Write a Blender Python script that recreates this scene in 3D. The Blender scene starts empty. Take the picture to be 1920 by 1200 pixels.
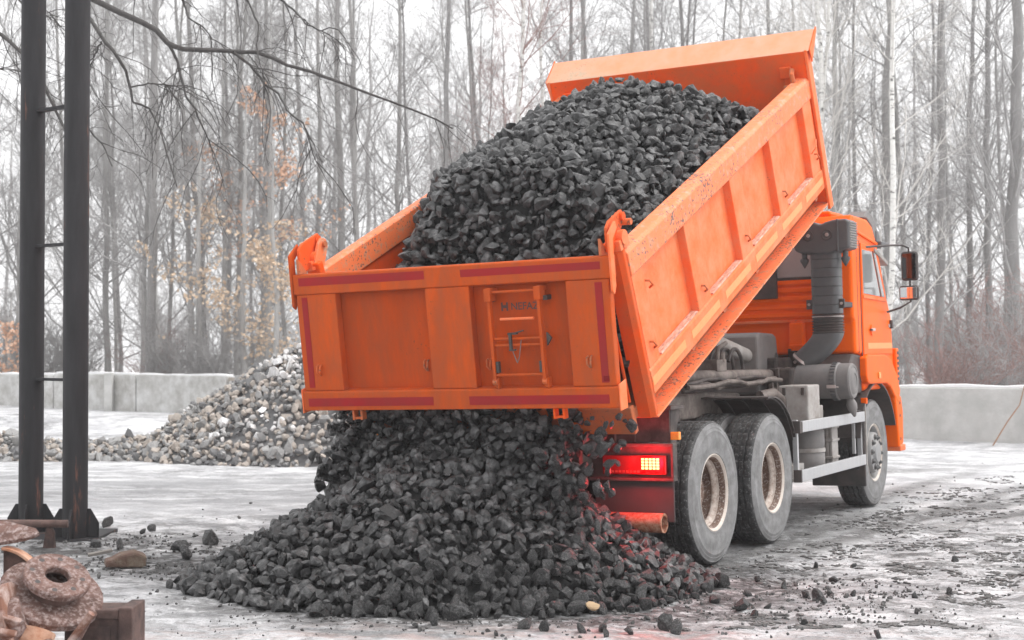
import bpy, bmesh, math, random
import numpy as np
from mathutils import Vector, Matrix, Quaternion

rng = np.random.default_rng(7)
random.seed(7)
R = math.radians
S = bpy.context.scene
COL = S.collection

# ------------------------------------------------------------------ camera
FPX, CAM_H, PITCH = 2807.96, 1.622, 0.91
cam_data = bpy.data.cameras.new('camera')
cam_data.sensor_width = 36.0
cam_data.lens = FPX / 1920.0 * 36.0
cam_data.clip_start = 0.1
cam_data.clip_end = 1000.0
cam_data.dof.use_dof = True
cam_data.dof.focus_distance = 10.0
cam_data.dof.aperture_fstop = 4.0
cam = bpy.data.objects.new('camera', cam_data)
COL.objects.link(cam)
cam.location = (0, 0, CAM_H)
cam.rotation_euler = (R(90 + PITCH), 0, 0)
S.camera = cam

# ------------------------------------------------------------------ sky, sun, exposure
SUN_ELEV, SUN_AZ = 56.0, 84.0          # azimuth clockwise from +Y (view direction)
world = bpy.data.worlds.new('World')
S.world = world
world.use_nodes = True
wn, wl = world.node_tree.nodes, world.node_tree.links
wn.clear()
w_out = wn.new('ShaderNodeOutputWorld')
w_bg = wn.new('ShaderNodeBackground')
w_sky = wn.new('ShaderNodeTexSky')
w_sky.sky_type = 'NISHITA'
w_sky.sun_disc = False
w_sky.sun_elevation = R(SUN_ELEV)
w_sky.sun_rotation = R(SUN_AZ)
w_sky.air_density = 1.0
w_sky.dust_density = 6.0
w_hsv = wn.new('ShaderNodeHueSaturation')
w_hsv.inputs['Saturation'].default_value = 0.06
w_bg.inputs['Strength'].default_value = 0.15
wl.new(w_sky.outputs['Color'], w_hsv.inputs['Color'])
w_mix = wn.new('ShaderNodeMix')          # overcast: an even cloud layer over most of the clear-sky gradient
w_mix.data_type = 'RGBA'
w_mix.inputs[0].default_value = 0.7
w_mix.inputs[7].default_value = (4.7, 4.7, 4.75, 1)
wl.new(w_hsv.outputs['Color'], w_mix.inputs[6])
wl.new(w_mix.outputs[2], w_bg.inputs['Color'])
wl.new(w_bg.outputs['Background'], w_out.inputs['Surface'])

sun_data = bpy.data.lights.new('sun', 'SUN')
sun_data.energy = 0.6
sun_data.angle = R(35)
sun_data.color = (1.0, 0.97, 0.93)
sun = bpy.data.objects.new('sun', sun_data)
COL.objects.link(sun)
sd = Vector((math.cos(R(SUN_ELEV)) * math.sin(R(SUN_AZ)), math.cos(R(SUN_ELEV)) * math.cos(R(SUN_AZ)), math.sin(R(SUN_ELEV))))
sun.rotation_euler = sd.to_track_quat('Z', 'Y').to_euler()

S.view_settings.view_transform = 'Standard'
S.view_settings.look = 'None'
S.view_settings.exposure = 1.2
S.view_settings.gamma = 1.0
S.view_settings.use_curve_mapping = False
S.render.engine = 'CYCLES'
S.cycles.max_bounces = 8
S.cycles.volume_bounces = 2


# ------------------------------------------------------------------ helpers
def at(u, v, y):
    """World point at distance y along the view axis through photo pixel (u, v)."""
    a = R(PITCH)
    x, z = (u - 960) / FPX, -(v - 600) / FPX
    d = np.array([x, math.cos(a) - z * math.sin(a), math.sin(a) + z * math.cos(a)])
    return np.array([0, 0, CAM_H]) + d * (y / d[1])


def mat(name, c1, c2=None, scale=6.0, rough=0.5, rough2=None, bump=0.0, bscale=None, metal=0.0, coat=0.0,
        dirt=None, dscale=3.0, damt=0.5, dsharp=0.12, spec=0.5, detail=6.0, stretch=None, edge=(0.35, 0.65), chips=None, camt=0.70):
    m = bpy.data.materials.new(name)
    m.use_nodes = True
    nt = m.node_tree
    N, L = nt.nodes, nt.links
    b = N['Principled BSDF']
    b.inputs['Metallic'].default_value = metal
    b.inputs['Roughness'].default_value = rough
    b.inputs['Coat Weight'].default_value = coat
    b.inputs['Specular IOR Level'].default_value = spec
    tc = N.new('ShaderNodeTexCoord')
    src = tc.outputs['Object']
    if stretch:
        mp = N.new('ShaderNodeMapping')
        mp.inputs['Scale'].default_value = stretch
        L.new(src, mp.inputs['Vector'])
        src = mp.outputs['Vector']
    n1 = N.new('ShaderNodeTexNoise')
    n1.inputs['Scale'].default_value = scale
    n1.inputs['Detail'].default_value = detail
    n1.inputs['Roughness'].default_value = 0.65
    L.new(src, n1.inputs['Vector'])
    r1 = N.new('ShaderNodeValToRGB')
    r1.color_ramp.elements[0].position = edge[0]
    r1.color_ramp.elements[1].position = edge[1]
    c2 = c2 or tuple(x * 0.8 for x in c1)
    r1.color_ramp.elements[0].color = (*c1, 1)
    r1.color_ramp.elements[1].color = (*c2, 1)
    L.new(n1.outputs['Fac'], r1.inputs['Fac'])
    col = r1.outputs['Color']
    if dirt:
        n2 = N.new('ShaderNodeTexNoise')
        n2.inputs['Scale'].default_value = dscale
        n2.inputs['Detail'].default_value = 9.0
        n2.inputs['Roughness'].default_value = 0.7
        L.new(src, n2.inputs['Vector'])
        r2 = N.new('ShaderNodeValToRGB')
        r2.color_ramp.elements[0].position = 0.62 - 0.3 * damt - dsharp
        r2.color_ramp.elements[1].position = 0.62 - 0.3 * damt + dsharp
        L.new(n2.outputs['Fac'], r2.inputs['Fac'])
        mx = N.new('ShaderNodeMix')
        mx.data_type = 'RGBA'
        L.new(r2.outputs['Color'], mx.inputs[0])
        L.new(col, mx.inputs[6])
        mx.inputs[7].default_value = (*dirt, 1)
        col = mx.outputs[2]
    if chips:                                     # small flecks of lost paint and caked grit
        nc = N.new('ShaderNodeTexNoise')
        nc.inputs['Scale'].default_value = 48.0
        nc.inputs['Detail'].default_value = 5.0
        nc.inputs['Roughness'].default_value = 0.6
        L.new(tc.outputs['Object'], nc.inputs['Vector'])
        ng = N.new('ShaderNodeTexNoise')
        ng.inputs['Scale'].default_value = 2.3
        ng.inputs['Detail'].default_value = 3.0
        L.new(tc.outputs['Object'], ng.inputs['Vector'])
        ad = N.new('ShaderNodeMath')
        ad.operation = 'MULTIPLY_ADD'
        L.new(ng.outputs['Fac'], ad.inputs[0])
        ad.inputs[1].default_value = 0.35
        L.new(nc.outputs['Fac'], ad.inputs[2])
        rc = N.new('ShaderNodeMapRange')
        rc.inputs['From Min'].default_value = camt + 0.175
        rc.inputs['From Max'].default_value = camt + 0.205
        L.new(ad.outputs[0], rc.inputs['Value'])
        mc = N.new('ShaderNodeMix')
        mc.data_type = 'RGBA'
        L.new(rc.outputs['Result'], mc.inputs[0])
        L.new(col, mc.inputs[6])
        mc.inputs[7].default_value = (*chips, 1)
        col = mc.outputs[2]
    L.new(col, b.inputs['Base Color'])
    if rough2 is not None:
        mr = N.new('ShaderNodeMapRange')
        mr.inputs['To Min'].default_value = rough
        mr.inputs['To Max'].default_value = rough2
        mr.inputs['From Min'].default_value = 0.3
        mr.inputs['From Max'].default_value = 0.7
        L.new(n1.outputs['Fac'], mr.inputs['Value'])
        L.new(mr.outputs['Result'], b.inputs['Roughness'])
    if bump:
        n3 = N.new('ShaderNodeTexNoise')
        n3.inputs['Scale'].default_value = bscale or scale * 4
        n3.inputs['Detail'].default_value = 6.0
        n3.inputs['Roughness'].default_value = 0.7
        L.new(src, n3.inputs['Vector'])
        bp = N.new('ShaderNodeBump')
        bp.inputs['Strength'].default_value = 1.0
        bp.inputs['Distance'].default_value = bump
        L.new(n3.outputs['Fac'], bp.inputs['Height'])
        L.new(bp.outputs['Normal'], b.inputs['Normal'])
    return m


def link(o, parent=None):
    COL.objects.link(o)
    if parent is not None:
        o.parent = parent
    return o


def tag(o, label=None, cat=None, group=None, kind=None):
    if label:
        o['label'] = label
    if cat:
        o['category'] = cat
    if group:
        o['group'] = group
    if kind:
        o['kind'] = kind
    return o


def empty(name, loc=(0, 0, 0), parent=None, rot=None):
    o = bpy.data.objects.new(name, None)
    o.empty_display_size = 0.2
    link(o, parent)
    o.location = loc
    if rot:
        o.rotation_euler = rot
    return o


class MB:
    """Collects shapes and links them as one mesh object."""

    def __init__(self):
        self.v, self.f, self.s, self.mi = [], [], [], []

    def add(self, verts, faces, smooth=False, M=None, mi=0):
        o = len(self.v)
        for p in verts:
            p = Vector(p)
            self.v.append(tuple(M @ p) if M is not None else tuple(p))
        for f in faces:
            self.f.append([i + o for i in f])
            self.s.append(smooth)
            self.mi.append(mi)
        return self

    def box(self, x0, x1, y0, y1, z0, z1, M=None, mi=0):
        vs = [(x0, y0, z0), (x1, y0, z0), (x1, y1, z0), (x0, y1, z0), (x0, y0, z1), (x1, y0, z1), (x1, y1, z1), (x0, y1, z1)]
        return self.add(vs, [(0, 3, 2, 1), (4, 5, 6, 7), (0, 1, 5, 4), (1, 2, 6, 5), (2, 3, 7, 6), (3, 0, 4, 7)], False, M, mi)

    def prism(self, poly, axis, a, b, M=None, smooth=False, mi=0):
        """Extrude a 2D polygon along 'x', 'y' or 'z' from a to b."""
        def P(p, t):
            return {'x': (t, p[0], p[1]), 'y': (p[0], t, p[1]), 'z': (p[0], p[1], t)}[axis]
        n = len(poly)
        vs = [P(p, a) for p in poly] + [P(p, b) for p in poly]
        fs = [list(range(n))[::-1], list(range(n, 2 * n))]
        fs += [(i, (i + 1) % n, n + (i + 1) % n, n + i) for i in range(n)]
        return self.add(vs, fs, smooth, M, mi)

    def tube(self, pts, r, n=10, caps=True, smooth=True, M=None, mi=0):
        pts = [Vector(p) for p in pts]
        rs = r if isinstance(r, (list, tuple)) else [r] * len(pts)
        vs, fs = [], []
        up = None
        for i, p in enumerate(pts):
            d = (pts[min(i + 1, len(pts) - 1)] - pts[max(i - 1, 0)]).normalized()
            if up is None:
                up = d.orthogonal().normalized()
            else:
                up = (up - d * up.dot(d))
                up = up.normalized() if up.length > 1e-6 else d.orthogonal().normalized()
            sd_ = d.cross(up)
            for k in range(n):
                a = 2 * math.pi * k / n
                vs.append(p + (up * math.cos(a) + sd_ * math.sin(a)) * rs[i])
        for i in range(len(pts) - 1):
            for k in range(n):
                k2 = (k + 1) % n
                fs.append((i * n + k, i * n + k2, (i + 1) * n + k2, (i + 1) * n + k))
        self.add(vs, fs, smooth, M, mi)
        if caps:
            self.add(vs[:n], [list(range(n))[::-1]], False, M, mi)
            self.add(vs[-n:], [list(range(n))], False, M, mi)
        return self

    def lathe(self, prof, n=32, axis='y', M=None, smooth=True, mi=None, close=False):
        """Revolve (r, s) pairs about an axis, s along it."""
        vs, fs, m = [], [], []
        for k in range(n):
            a = 2 * math.pi * k / n
            c, s_ = math.cos(a), math.sin(a)
            for r_, t in prof:
                vs.append({'y': (r_ * c, t, r_ * s_), 'z': (r_ * c, r_ * s_, t), 'x': (t, r_ * c, r_ * s_)}[axis])
        q = len(prof)
        for k in range(n):
            k2 = (k + 1) % n
            for i in range(q - 1 + (1 if close else 0)):
                i2 = (i + 1) % q
                fs.append((k * q + i, k * q + i2, k2 * q + i2, k2 * q + i))
        return self.add(vs, fs, smooth, M, 0 if mi is None else mi)

    def mesh(self, name, mats, angle=35):
        me = bpy.data.meshes.new(name)
        me.from_pydata(self.v, [], self.f)
        me.polygons.foreach_set('use_smooth', self.s)
        me.polygons.foreach_set('material_index', self.mi)
        for m in (mats if isinstance(mats, (list, tuple)) else [mats]):
            me.materials.append(m)
        bm = bmesh.new()
        bm.from_mesh(me)
        bmesh.ops.recalc_face_normals(bm, faces=bm.faces)
        bm.to_mesh(me)
        bm.free()
        if any(self.s):
            me.set_sharp_from_angle(angle=R(angle))
        return me

    def build(self, name, mats, parent=None, bevel=0.0, seg=2, loc=None, rot=None, angle=35):
        o = bpy.data.objects.new(name, self.mesh(name, mats, angle))
        link(o, parent)
        if loc is not None:
            o.location = loc
        if rot is not None:
            o.rotation_euler = rot
        if bevel:
            b = o.modifiers.new('bevel', 'BEVEL')
            b.width = bevel
            b.segments = seg
            b.limit_method = 'ANGLE'
            b.angle_limit = R(40)
        return o


def inst(name, me, parent=None, loc=(0, 0, 0), rot=(0, 0, 0), scale=(1, 1, 1)):
    o = bpy.data.objects.new(name, me)
    link(o, parent)
    o.location, o.rotation_euler, o.scale = loc, rot, scale
    return o


def mesh_np(name, V, F, mats, mi=None, smooth=False, sharp=None):
    me = bpy.data.meshes.new(name)
    V = np.ascontiguousarray(V, dtype=np.float32)
    F = np.ascontiguousarray(F, dtype=np.int32)
    k = F.shape[1]
    me.vertices.add(len(V))
    me.vertices.foreach_set('co', V.ravel())
    me.loops.add(F.size)
    me.loops.foreach_set('vertex_index', F.ravel())
    me.polygons.add(len(F))
    me.polygons.foreach_set('loop_start', np.arange(0, F.size, k, dtype=np.int32))
    for m in (mats if isinstance(mats, (list, tuple)) else [mats]):
        me.materials.append(m)
    if mi is not None:
        me.polygons.foreach_set('material_index', np.ascontiguousarray(mi, dtype=np.int32))
    me.update(calc_edges=True)
    me.polygons.foreach_set('use_smooth', np.full(len(F), bool(smooth)))
    me.validate()
    if sharp:
        me.set_sharp_from_angle(angle=R(sharp))
    return me


def hash2(ix, iy, seed):
    h = (ix.astype(np.int64) * 374761393 + iy.astype(np.int64) * 668265263 + seed * 982451653) & 0x7fffffff
    h = ((h ^ (h >> 13)) * 1274126177) & 0x7fffffff
    return ((h ^ (h >> 16)) & 0xffff) / 65535.0


def vnoise(x, y, seed=0):
    ix, iy = np.floor(x), np.floor(y)
    fx, fy = x - ix, y - iy
    fx, fy = fx * fx * (3 - 2 * fx), fy * fy * (3 - 2 * fy)
    ix, iy = ix.astype(np.int64), iy.astype(np.int64)
    a, b = hash2(ix, iy, seed), hash2(ix + 1, iy, seed)
    c, d = hash2(ix, iy + 1, seed), hash2(ix + 1, iy + 1, seed)
    return (a * (1 - fx) + b * fx) * (1 - fy) + (c * (1 - fx) + d * fx) * fy


def fbm(x, y, seed=0, o=4):
    t, a, s = 0, 0.5, 0
    for k in range(o):
        t = t + a * vnoise(x, y, seed + k * 17)
        s += a
        x, y, a = x * 2.03 + 3.1, y * 2.03 + 1.7, a * 0.5
    return t / s - 0.5


# ------------------------------------------------------------------ materials
ORANGE_CAB = mat('orange_cab_paint', (0.95, 0.135, 0.002), (0.92, 0.115, 0.002), 2, rough=0.38, coat=0.0, spec=0.10)
ORANGE_SIDE = mat('orange_side_paint', (0.90, 0.13, 0.022), (0.88, 0.155, 0.036), 1.6, chips=(0.40, 0.15, 0.08), camt=0.69, rough=0.5, rough2=0.62, spec=0.18, bump=0.0006, bscale=60,
                  dirt=(0.74, 0.26, 0.13), dscale=5, damt=0.25, dsharp=0.2)
ORANGE_IN = mat('orange_inside_paint', (0.90, 0.095, 0.004), (0.84, 0.075, 0.004), 2.2, chips=(0.35, 0.08, 0.03), camt=0.66, rough=0.5, rough2=0.65, spec=0.12, bump=0.0008, bscale=30,
                dirt=(0.50, 0.13, 0.05), dscale=2.6, damt=0.2, dsharp=0.2)
ORANGE_RAIL = mat('orange_scraped_rail', (0.88, 0.19, 0.06), (0.86, 0.22, 0.085), 3, chips=(0.16, 0.10, 0.08), camt=0.605, rough=0.55, spec=0.3, bump=0.001, bscale=40,
                  dirt=(0.50, 0.30, 0.20), dscale=16, damt=0.12, dsharp=0.07)
ORANGE_GATE = mat('orange_grimy_shaded_paint', (0.60, 0.085, 0.007), (0.47, 0.070, 0.011), 2.4, chips=(0.24, 0.06, 0.025), camt=0.70, rough=0.6, spec=0.12, rough2=0.7, bump=0.0012, bscale=90,
                  dirt=(0.38, 0.085, 0.03), dscale=5, damt=0.30, dsharp=0.2, stretch=(1, 2.4, 0.7))  # grime, plus the gate's shade mixed into a darker orange
ORANGE_PANEL = mat('orange_grimy_shaded_panel', (0.53, 0.066, 0.0035), (0.40, 0.052, 0.006), 1.8, chips=(0.20, 0.05, 0.02), camt=0.70, rough=0.6, spec=0.12, rough2=0.7, bump=0.0012, bscale=110,
                   dirt=(0.30, 0.062, 0.02), dscale=4.5, damt=0.30, dsharp=0.2, stretch=(1, 2.4, 0.6))  # grime and shade in the colour, darker still on the recessed sheet
ORANGE_DIRTY = mat('orange_muddy_paint', (0.80, 0.13, 0.015), (0.64, 0.12, 0.025), 3, chips=(0.22, 0.10, 0.06), camt=0.60, rough=0.6, spec=0.25, bump=0.001, bscale=40,
                   dirt=(0.36, 0.15, 0.08), dscale=3.2, damt=0.5, dsharp=0.2)
VISOR = mat('visor_dusty_paint', (0.90, 0.30, 0.14), (0.84, 0.36, 0.22), 2.2, chips=(0.45, 0.24, 0.15), camt=0.64, rough=0.6, spec=0.3, bump=0.001, bscale=40,
            dirt=(0.55, 0.40, 0.28), dscale=3, damt=0.3, dsharp=0.15)
RED_TAPE = mat('red_reflective_tape', (0.42, 0.010, 0.018), (0.34, 0.014, 0.02), 3, rough=0.6, spec=0.15, dirt=(0.25, 0.03, 0.025), dscale=5, damt=0.5, dsharp=0.3)
YEL_TAPE = mat('yellow_reflective_tape', (0.88, 0.27, 0.075), (0.86, 0.30, 0.10), 30, rough=0.5)
SNOWY = mat('snow_dusted_ledge', (0.80, 0.50, 0.40), (0.62, 0.30, 0.20), 9, rough=0.8, dirt=(0.30, 0.16, 0.12), dscale=14, damt=0.3, stretch=(1, 4, 1))
COAL = mat('coal', (0.005, 0.005, 0.0052), (0.018, 0.018, 0.0186), 8, rough=0.16, rough2=0.62, bump=0.012, bscale=28, spec=0.6,
           dirt=(0.15, 0.149, 0.151), dscale=12, damt=0.16, dsharp=0.10)
COAL_DUST = mat('coal_fines', (0.010, 0.010, 0.010), (0.025, 0.025, 0.026), 25, rough=0.8, bump=0.02, bscale=40)
RUBBER = mat('tyre_tread_rubber', (0.022, 0.022, 0.023), (0.05, 0.05, 0.05), 12, rough=0.75, dirt=(0.22, 0.22, 0.22), dscale=40, damt=0.02, dsharp=0.08, bump=0.002, bscale=60)
SIDEWALL = mat('dusty_tyre_sidewall', (0.20, 0.20, 0.203), (0.27, 0.268, 0.27), 5, rough=0.75, dirt=(0.105, 0.103, 0.101), dscale=9, damt=0.34, dsharp=0.18, bump=0.001, bscale=50)
RIM = mat('muddy_wheel_rim', (0.36, 0.28, 0.235), (0.20, 0.125, 0.09), 9, rough=0.75, dirt=(0.60, 0.55, 0.51), dscale=48, damt=0.12, dsharp=0.10, bump=0.003, bscale=90)
RIM_BROWN = mat('rusty_rim_barrel', (0.17, 0.105, 0.075), (0.11, 0.065, 0.05), 10, rough=0.8, dirt=(0.50, 0.45, 0.41), dscale=60, damt=0.10, dsharp=0.08, bump=0.003, bscale=90)
RIM_PALE = mat('frosted_rim_ring', (0.60, 0.54, 0.49), (0.46, 0.39, 0.34), 14, rough=0.75, dirt=(0.30, 0.21, 0.17), dscale=30, damt=0.2, bump=0.002, bscale=80)
RIM_GREY = mat('grey_wheel_hub', (0.25, 0.25, 0.255), (0.31, 0.31, 0.31), 6, rough=0.55, dirt=(0.22, 0.21, 0.2), dscale=6, damt=0.3)
RIM_LIP = mat('wheel_rim_lip', (0.60, 0.55, 0.50), (0.50, 0.42, 0.36), 16, rough=0.5, bump=0.001, bscale=70)
NUT = mat('wheel_nut', (0.06, 0.06, 0.06), (0.12, 0.12, 0.12), 20, rough=0.5)
PLASTIC = mat('dark_grey_plastic', (0.075, 0.075, 0.078), (0.092, 0.092, 0.094), 8, rough=0.5, bump=0.0004, bscale=300)
PLASTIC_DUST = mat('dusty_grey_plastic', (0.15, 0.145, 0.145), (0.11, 0.108, 0.11), 5, rough=0.62, dirt=(0.22, 0.20, 0.19), dscale=3, damt=0.35, dsharp=0.2)
BLACK = mat('black_rubber', (0.018, 0.018, 0.018), (0.035, 0.034, 0.034), 6, rough=0.6, dirt=(0.09, 0.07, 0.065), dscale=4, damt=0.4, dsharp=0.2)
FRAME = mat('muddy_frame_steel', (0.075, 0.058, 0.052), (0.14, 0.112, 0.098), 6, rough=0.75, dirt=(0.24, 0.205, 0.185), dscale=7, damt=0.25, bump=0.002, bscale=40)
FRAME_DARK = mat('dark_underframe', (0.030, 0.023, 0.022), (0.055, 0.042, 0.039), 5, rough=0.7, dirt=(0.11, 0.088, 0.08), dscale=5, damt=0.25)
ALU = mat('aluminium_guard_rail', (0.55, 0.55, 0.56), (0.44, 0.44, 0.45), 5, rough=0.4, metal=0.55, stretch=(30, 1, 1))
LIGHT_GREY = mat('dusty_grey_box', (0.42, 0.40, 0.385), (0.33, 0.31, 0.295), 4, rough=0.65, dirt=(0.24, 0.21, 0.19), dscale=5, damt=0.3)
STEEL = mat('bright_bolt_steel', (0.60, 0.50, 0.48), (0.5, 0.45, 0.43), 10, rough=0.35, metal=0.5)
GLASS = mat('cab_window_glass', (0.20, 0.21, 0.215), (0.26, 0.27, 0.27), 1.5, rough=0.10, spec=0.5, coat=0.2)
GLASS_REAR = mat('rear_window_glass', (0.42, 0.42, 0.42), (0.36, 0.35, 0.35), 1.5, rough=0.08, spec=0.8, coat=1.0)
MIRROR_DARK = mat('dark_reflection_glass', (0.10, 0.10, 0.105), (0.07, 0.07, 0.07), 1, rough=0.05, metal=1.0)  # dark reflection put into the glass colour
FLAP = mat('glow_tinted_mud_flap', (0.070, 0.052, 0.052), (0.05, 0.04, 0.04), 6, rough=0.7)  # tail lamp's red glow tinted into the lightened rubber colour
MIRROR = mat('mirror_glass', (0.85, 0.85, 0.86), (0.85, 0.85, 0.86), 1, rough=0.03, metal=1.0)
RUST = mat('rusty_steel', (0.13, 0.055, 0.035), (0.24, 0.11, 0.07), 7, rough=0.8, bump=0.0018, bscale=120, dirt=(0.44, 0.34, 0.31), dscale=9, damt=0.25, dsharp=0.10)
RUST_PALE = mat('frosty_rusty_steel', (0.17, 0.095, 0.078), (0.075, 0.037, 0.028), 9, rough=0.85, bump=0.0018, bscale=140, dirt=(0.36, 0.29, 0.275), dscale=40, damt=0.16, dsharp=0.10)
RUST_DARK = mat('dark_rusty_steel', (0.03, 0.019, 0.018), (0.062, 0.034, 0.029), 6, rough=0.8, bump=0.002, bscale=90, dirt=(0.14, 0.085, 0.072), dscale=5, damt=0.35)
RUST_ORANGE = mat('orange_rusty_steel', (0.36, 0.125, 0.05), (0.22, 0.085, 0.045), 6, rough=0.8, bump=0.003, bscale=40, dirt=(0.56, 0.36, 0.26), dscale=5, damt=0.4)
PIPE_RUST = mat('rusty_bumper_pipe', (0.34, 0.10, 0.04), (0.24, 0.07, 0.035), 10, rough=0.8, bump=0.004, bscale=60, dirt=(0.52, 0.34, 0.24), dscale=30, damt=0.3)
POST = mat('weathered_post_steel', (0.020, 0.0195, 0.0212), (0.031, 0.030, 0.033), 3, rough=0.6, spec=0.25, dirt=(0.20, 0.085, 0.055), dscale=1.6, damt=-0.06, dsharp=0.04, bump=0.001, bscale=60, stretch=(4, 4, 0.5))
CONC = mat('weathered_concrete', (0.60, 0.595, 0.58), (0.50, 0.495, 0.48), 2.2, rough=0.9, bump=0.004, bscale=30, dirt=(0.38, 0.38, 0.365), dscale=2.6, damt=0.38, dsharp=0.2)
CONC_PALE = mat('pale_concrete', (0.60, 0.60, 0.59), (0.50, 0.50, 0.49), 2.2, rough=0.9, bump=0.004, bscale=30, dirt=(0.34, 0.33, 0.31), dscale=2.4, damt=0.40, dsharp=0.12)
CONC_BROWN = mat('stained_concrete', (0.48, 0.46, 0.43), (0.36, 0.33, 0.30), 2.2, rough=0.9, bump=0.004, bscale=30, dirt=(0.26, 0.22, 0.18), dscale=2, damt=0.4, dsharp=0.12)
SNOW = mat('clean_snow', (0.82, 0.82, 0.83), (0.76, 0.76, 0.77), 6, rough=0.9, bump=0.01, bscale=20)
STONES = [mat('tan_stone', (0.50, 0.445, 0.395), (0.36, 0.32, 0.285), 8, rough=0.85, bump=0.01, bscale=25),
          mat('grey_stone', (0.38, 0.375, 0.37), (0.26, 0.258, 0.255), 8, rough=0.85, bump=0.01, bscale=25),
          mat('dark_stone', (0.13, 0.13, 0.135), (0.19, 0.19, 0.19), 8, rough=0.85, bump=0.01, bscale=25),
          mat('snowy_stone', (0.80, 0.80, 0.81), (0.55, 0.53, 0.51), 5, rough=0.9, bump=0.01, bscale=25)]
BARK = [mat('grey_bark', (0.42, 0.412, 0.40), (0.32, 0.312, 0.304), 6, rough=0.95, bump=0.02, bscale=14, stretch=(1, 1, 0.25)),
        mat('dark_bark', (0.29, 0.282, 0.276), (0.21, 0.204, 0.20), 6, rough=0.95, bump=0.02, bscale=14, stretch=(1, 1, 0.25)),
        mat('birch_bark', (0.80, 0.79, 0.76), (0.70, 0.69, 0.66), 5, rough=0.85, dirt=(0.07, 0.068, 0.065), dscale=4, damt=0.12, dsharp=0.04, stretch=(1, 1, 3))]
TWIG = mat('bare_twigs', (0.38, 0.37, 0.365), (0.30, 0.292, 0.288), 4, rough=0.9)
TWIG_RED = mat('reddish_twigs', (0.36, 0.235, 0.215), (0.28, 0.19, 0.175), 4, rough=0.9)
TWIG_PALE = mat('pale_birch_branches', (0.66, 0.64, 0.61), (0.56, 0.54, 0.51), 4, rough=0.9)
TWIG_DARK = mat('dark_overhanging_bark', (0.05, 0.046, 0.045), (0.075, 0.07, 0.067), 9, rough=0.9, bump=0.004, bscale=40)
LEAF_TAN = mat('dry_tan_leaves', (0.66, 0.49, 0.34), (0.58, 0.46, 0.35), 3, rough=0.8)
LEAF_ORANGE = mat('dry_orange_leaves', (0.72, 0.42, 0.28), (0.66, 0.46, 0.34), 3, rough=0.8)
LEAF_BROWN = mat('dry_brown_leaves', (0.34, 0.20, 0.13), (0.28, 0.18, 0.12), 3, rough=0.8)


def lamp_mat(name, col, strength):
    m = bpy.data.materials.new(name)
    m.use_nodes = True
    b = m.node_tree.nodes['Principled BSDF']
    b.inputs['Base Color'].default_value = (*col, 1)
    b.inputs['Emission Color'].default_value = (*col, 1)
    b.inputs['Emission Strength'].default_value = strength
    return m


LED = lamp_mat('lit_led', (1.0, 0.30, 0.10), 3.2)
LENS_RED = mat('red_lamp_lens', (0.22, 0.004, 0.008), (0.17, 0.004, 0.007), 20, rough=0.15, coat=0.6)
LENS_DIM = mat('red_lamp_reflector', (0.42, 0.10, 0.06), (0.30, 0.03, 0.03), 60, rough=0.3)
AMBER = mat('amber_lens', (0.85, 0.30, 0.03), (0.8, 0.26, 0.03), 20, rough=0.25)
DECAL = mat('faded_dark_lettering', (0.10, 0.042, 0.035), (0.07, 0.035, 0.035), 12, rough=0.6)

# ------------------------------------------------------------------ ground
def heap_h(x, y):
    """Height of the spilled coal heap above the ground."""
    dx = (x + 0.30)
    a = np.where(dx < 0, 1.98, 1.72)
    dy = (y - 10.38)
    b = np.where(dy < 0, 1.55, 1.5)
    wob = 0.10 * fbm(x * 1.6, y * 1.6, 5)
    r = np.sqrt((dx / a) ** 2 + (dy / b) ** 2 + 0.012) + wob
    return np.maximum(0.0, 1.16 * (1 - r))


def grav_h(x, y):
    """Height of the gravel pile by the wall, with a low spill to its left."""
    dx, dy = x + 1.9, y - 21.9
    a = np.where(dx < 0, 3.9, 4.2)
    r = np.sqrt((dx / a) ** 2 + (dy / 2.4) ** 2) + 0.12 * fbm(x * 0.9, y * 0.9, 9)
    h = np.maximum(0.0, 2.35 * (1 - r))
    low = 0.34 * np.clip(1 - ((y - 21.6) / 1.0) ** 2, 0, 1) * np.clip((x + 13) / 3, 0, 1) * np.clip((-2 - x) / 2, 0, 1) * (0.75 + fbm(x * 1.1, y * 1.1, 4))
    return np.maximum(h, low)


def ground_z(x, y):
    near = np.clip((34 - y) / 14, 0, 1)
    z = 0.030 * fbm(x * 0.9, y * 0.9, 21, 3) + near * 0.034 * fbm(x * 5.2, y * 5.2, 31, 4)
    for off, amp in ((0.95, 0.03), (1.35, 0.022), (2.5, 0.018)):            # ruts curving in beside the truck
        cx = 1.2 + off + (y - 11) * 0.56 + 0.012 * (y - 13) ** 2
        z = z - near * amp * np.exp(-((x - cx) / 0.13) ** 2) * (0.6 + fbm(x * 2.0, y * 2.0, 77))
    z = z - 0.035 * np.exp(-((x + 0.3) / 2.2) ** 2 - ((y - 13) / 3) ** 2)    # hollow under the truck
    bank = 0.38 * np.exp(-((y - 27.5 + 0.25 * (x + 8)) / 1.7) ** 2) * np.clip((-3.5 - x) / 3, 0, 1)
    z = z + bank * (0.8 + fbm(x * 0.8, y * 0.8, 51))
    z = z + 0.16 * np.exp(-((y - 23.6 + 0.45 * (x - 8)) / 0.7) ** 2) * np.clip((x - 4) / 2, 0, 1) * (0.5 + fbm(x, y, 52))
    far = np.clip((y - 36) / 10, 0, 1)
    return z + far * 0.5 * fbm(x * 0.15, y * 0.15, 61)


def axis_pts(lo, hi, a, b, step, grow=1.13):
    pts = list(np.arange(a, b + 1e-6, step))
    s, p = step, pts[-1]
    while p < hi:
        s *= grow
        p += s
        pts.append(min(p, hi))
    s, p = step, pts[0]
    while p > lo:
        s *= grow
        p -= s
        pts.insert(0, max(p, lo))
    return np.array(pts)


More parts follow.
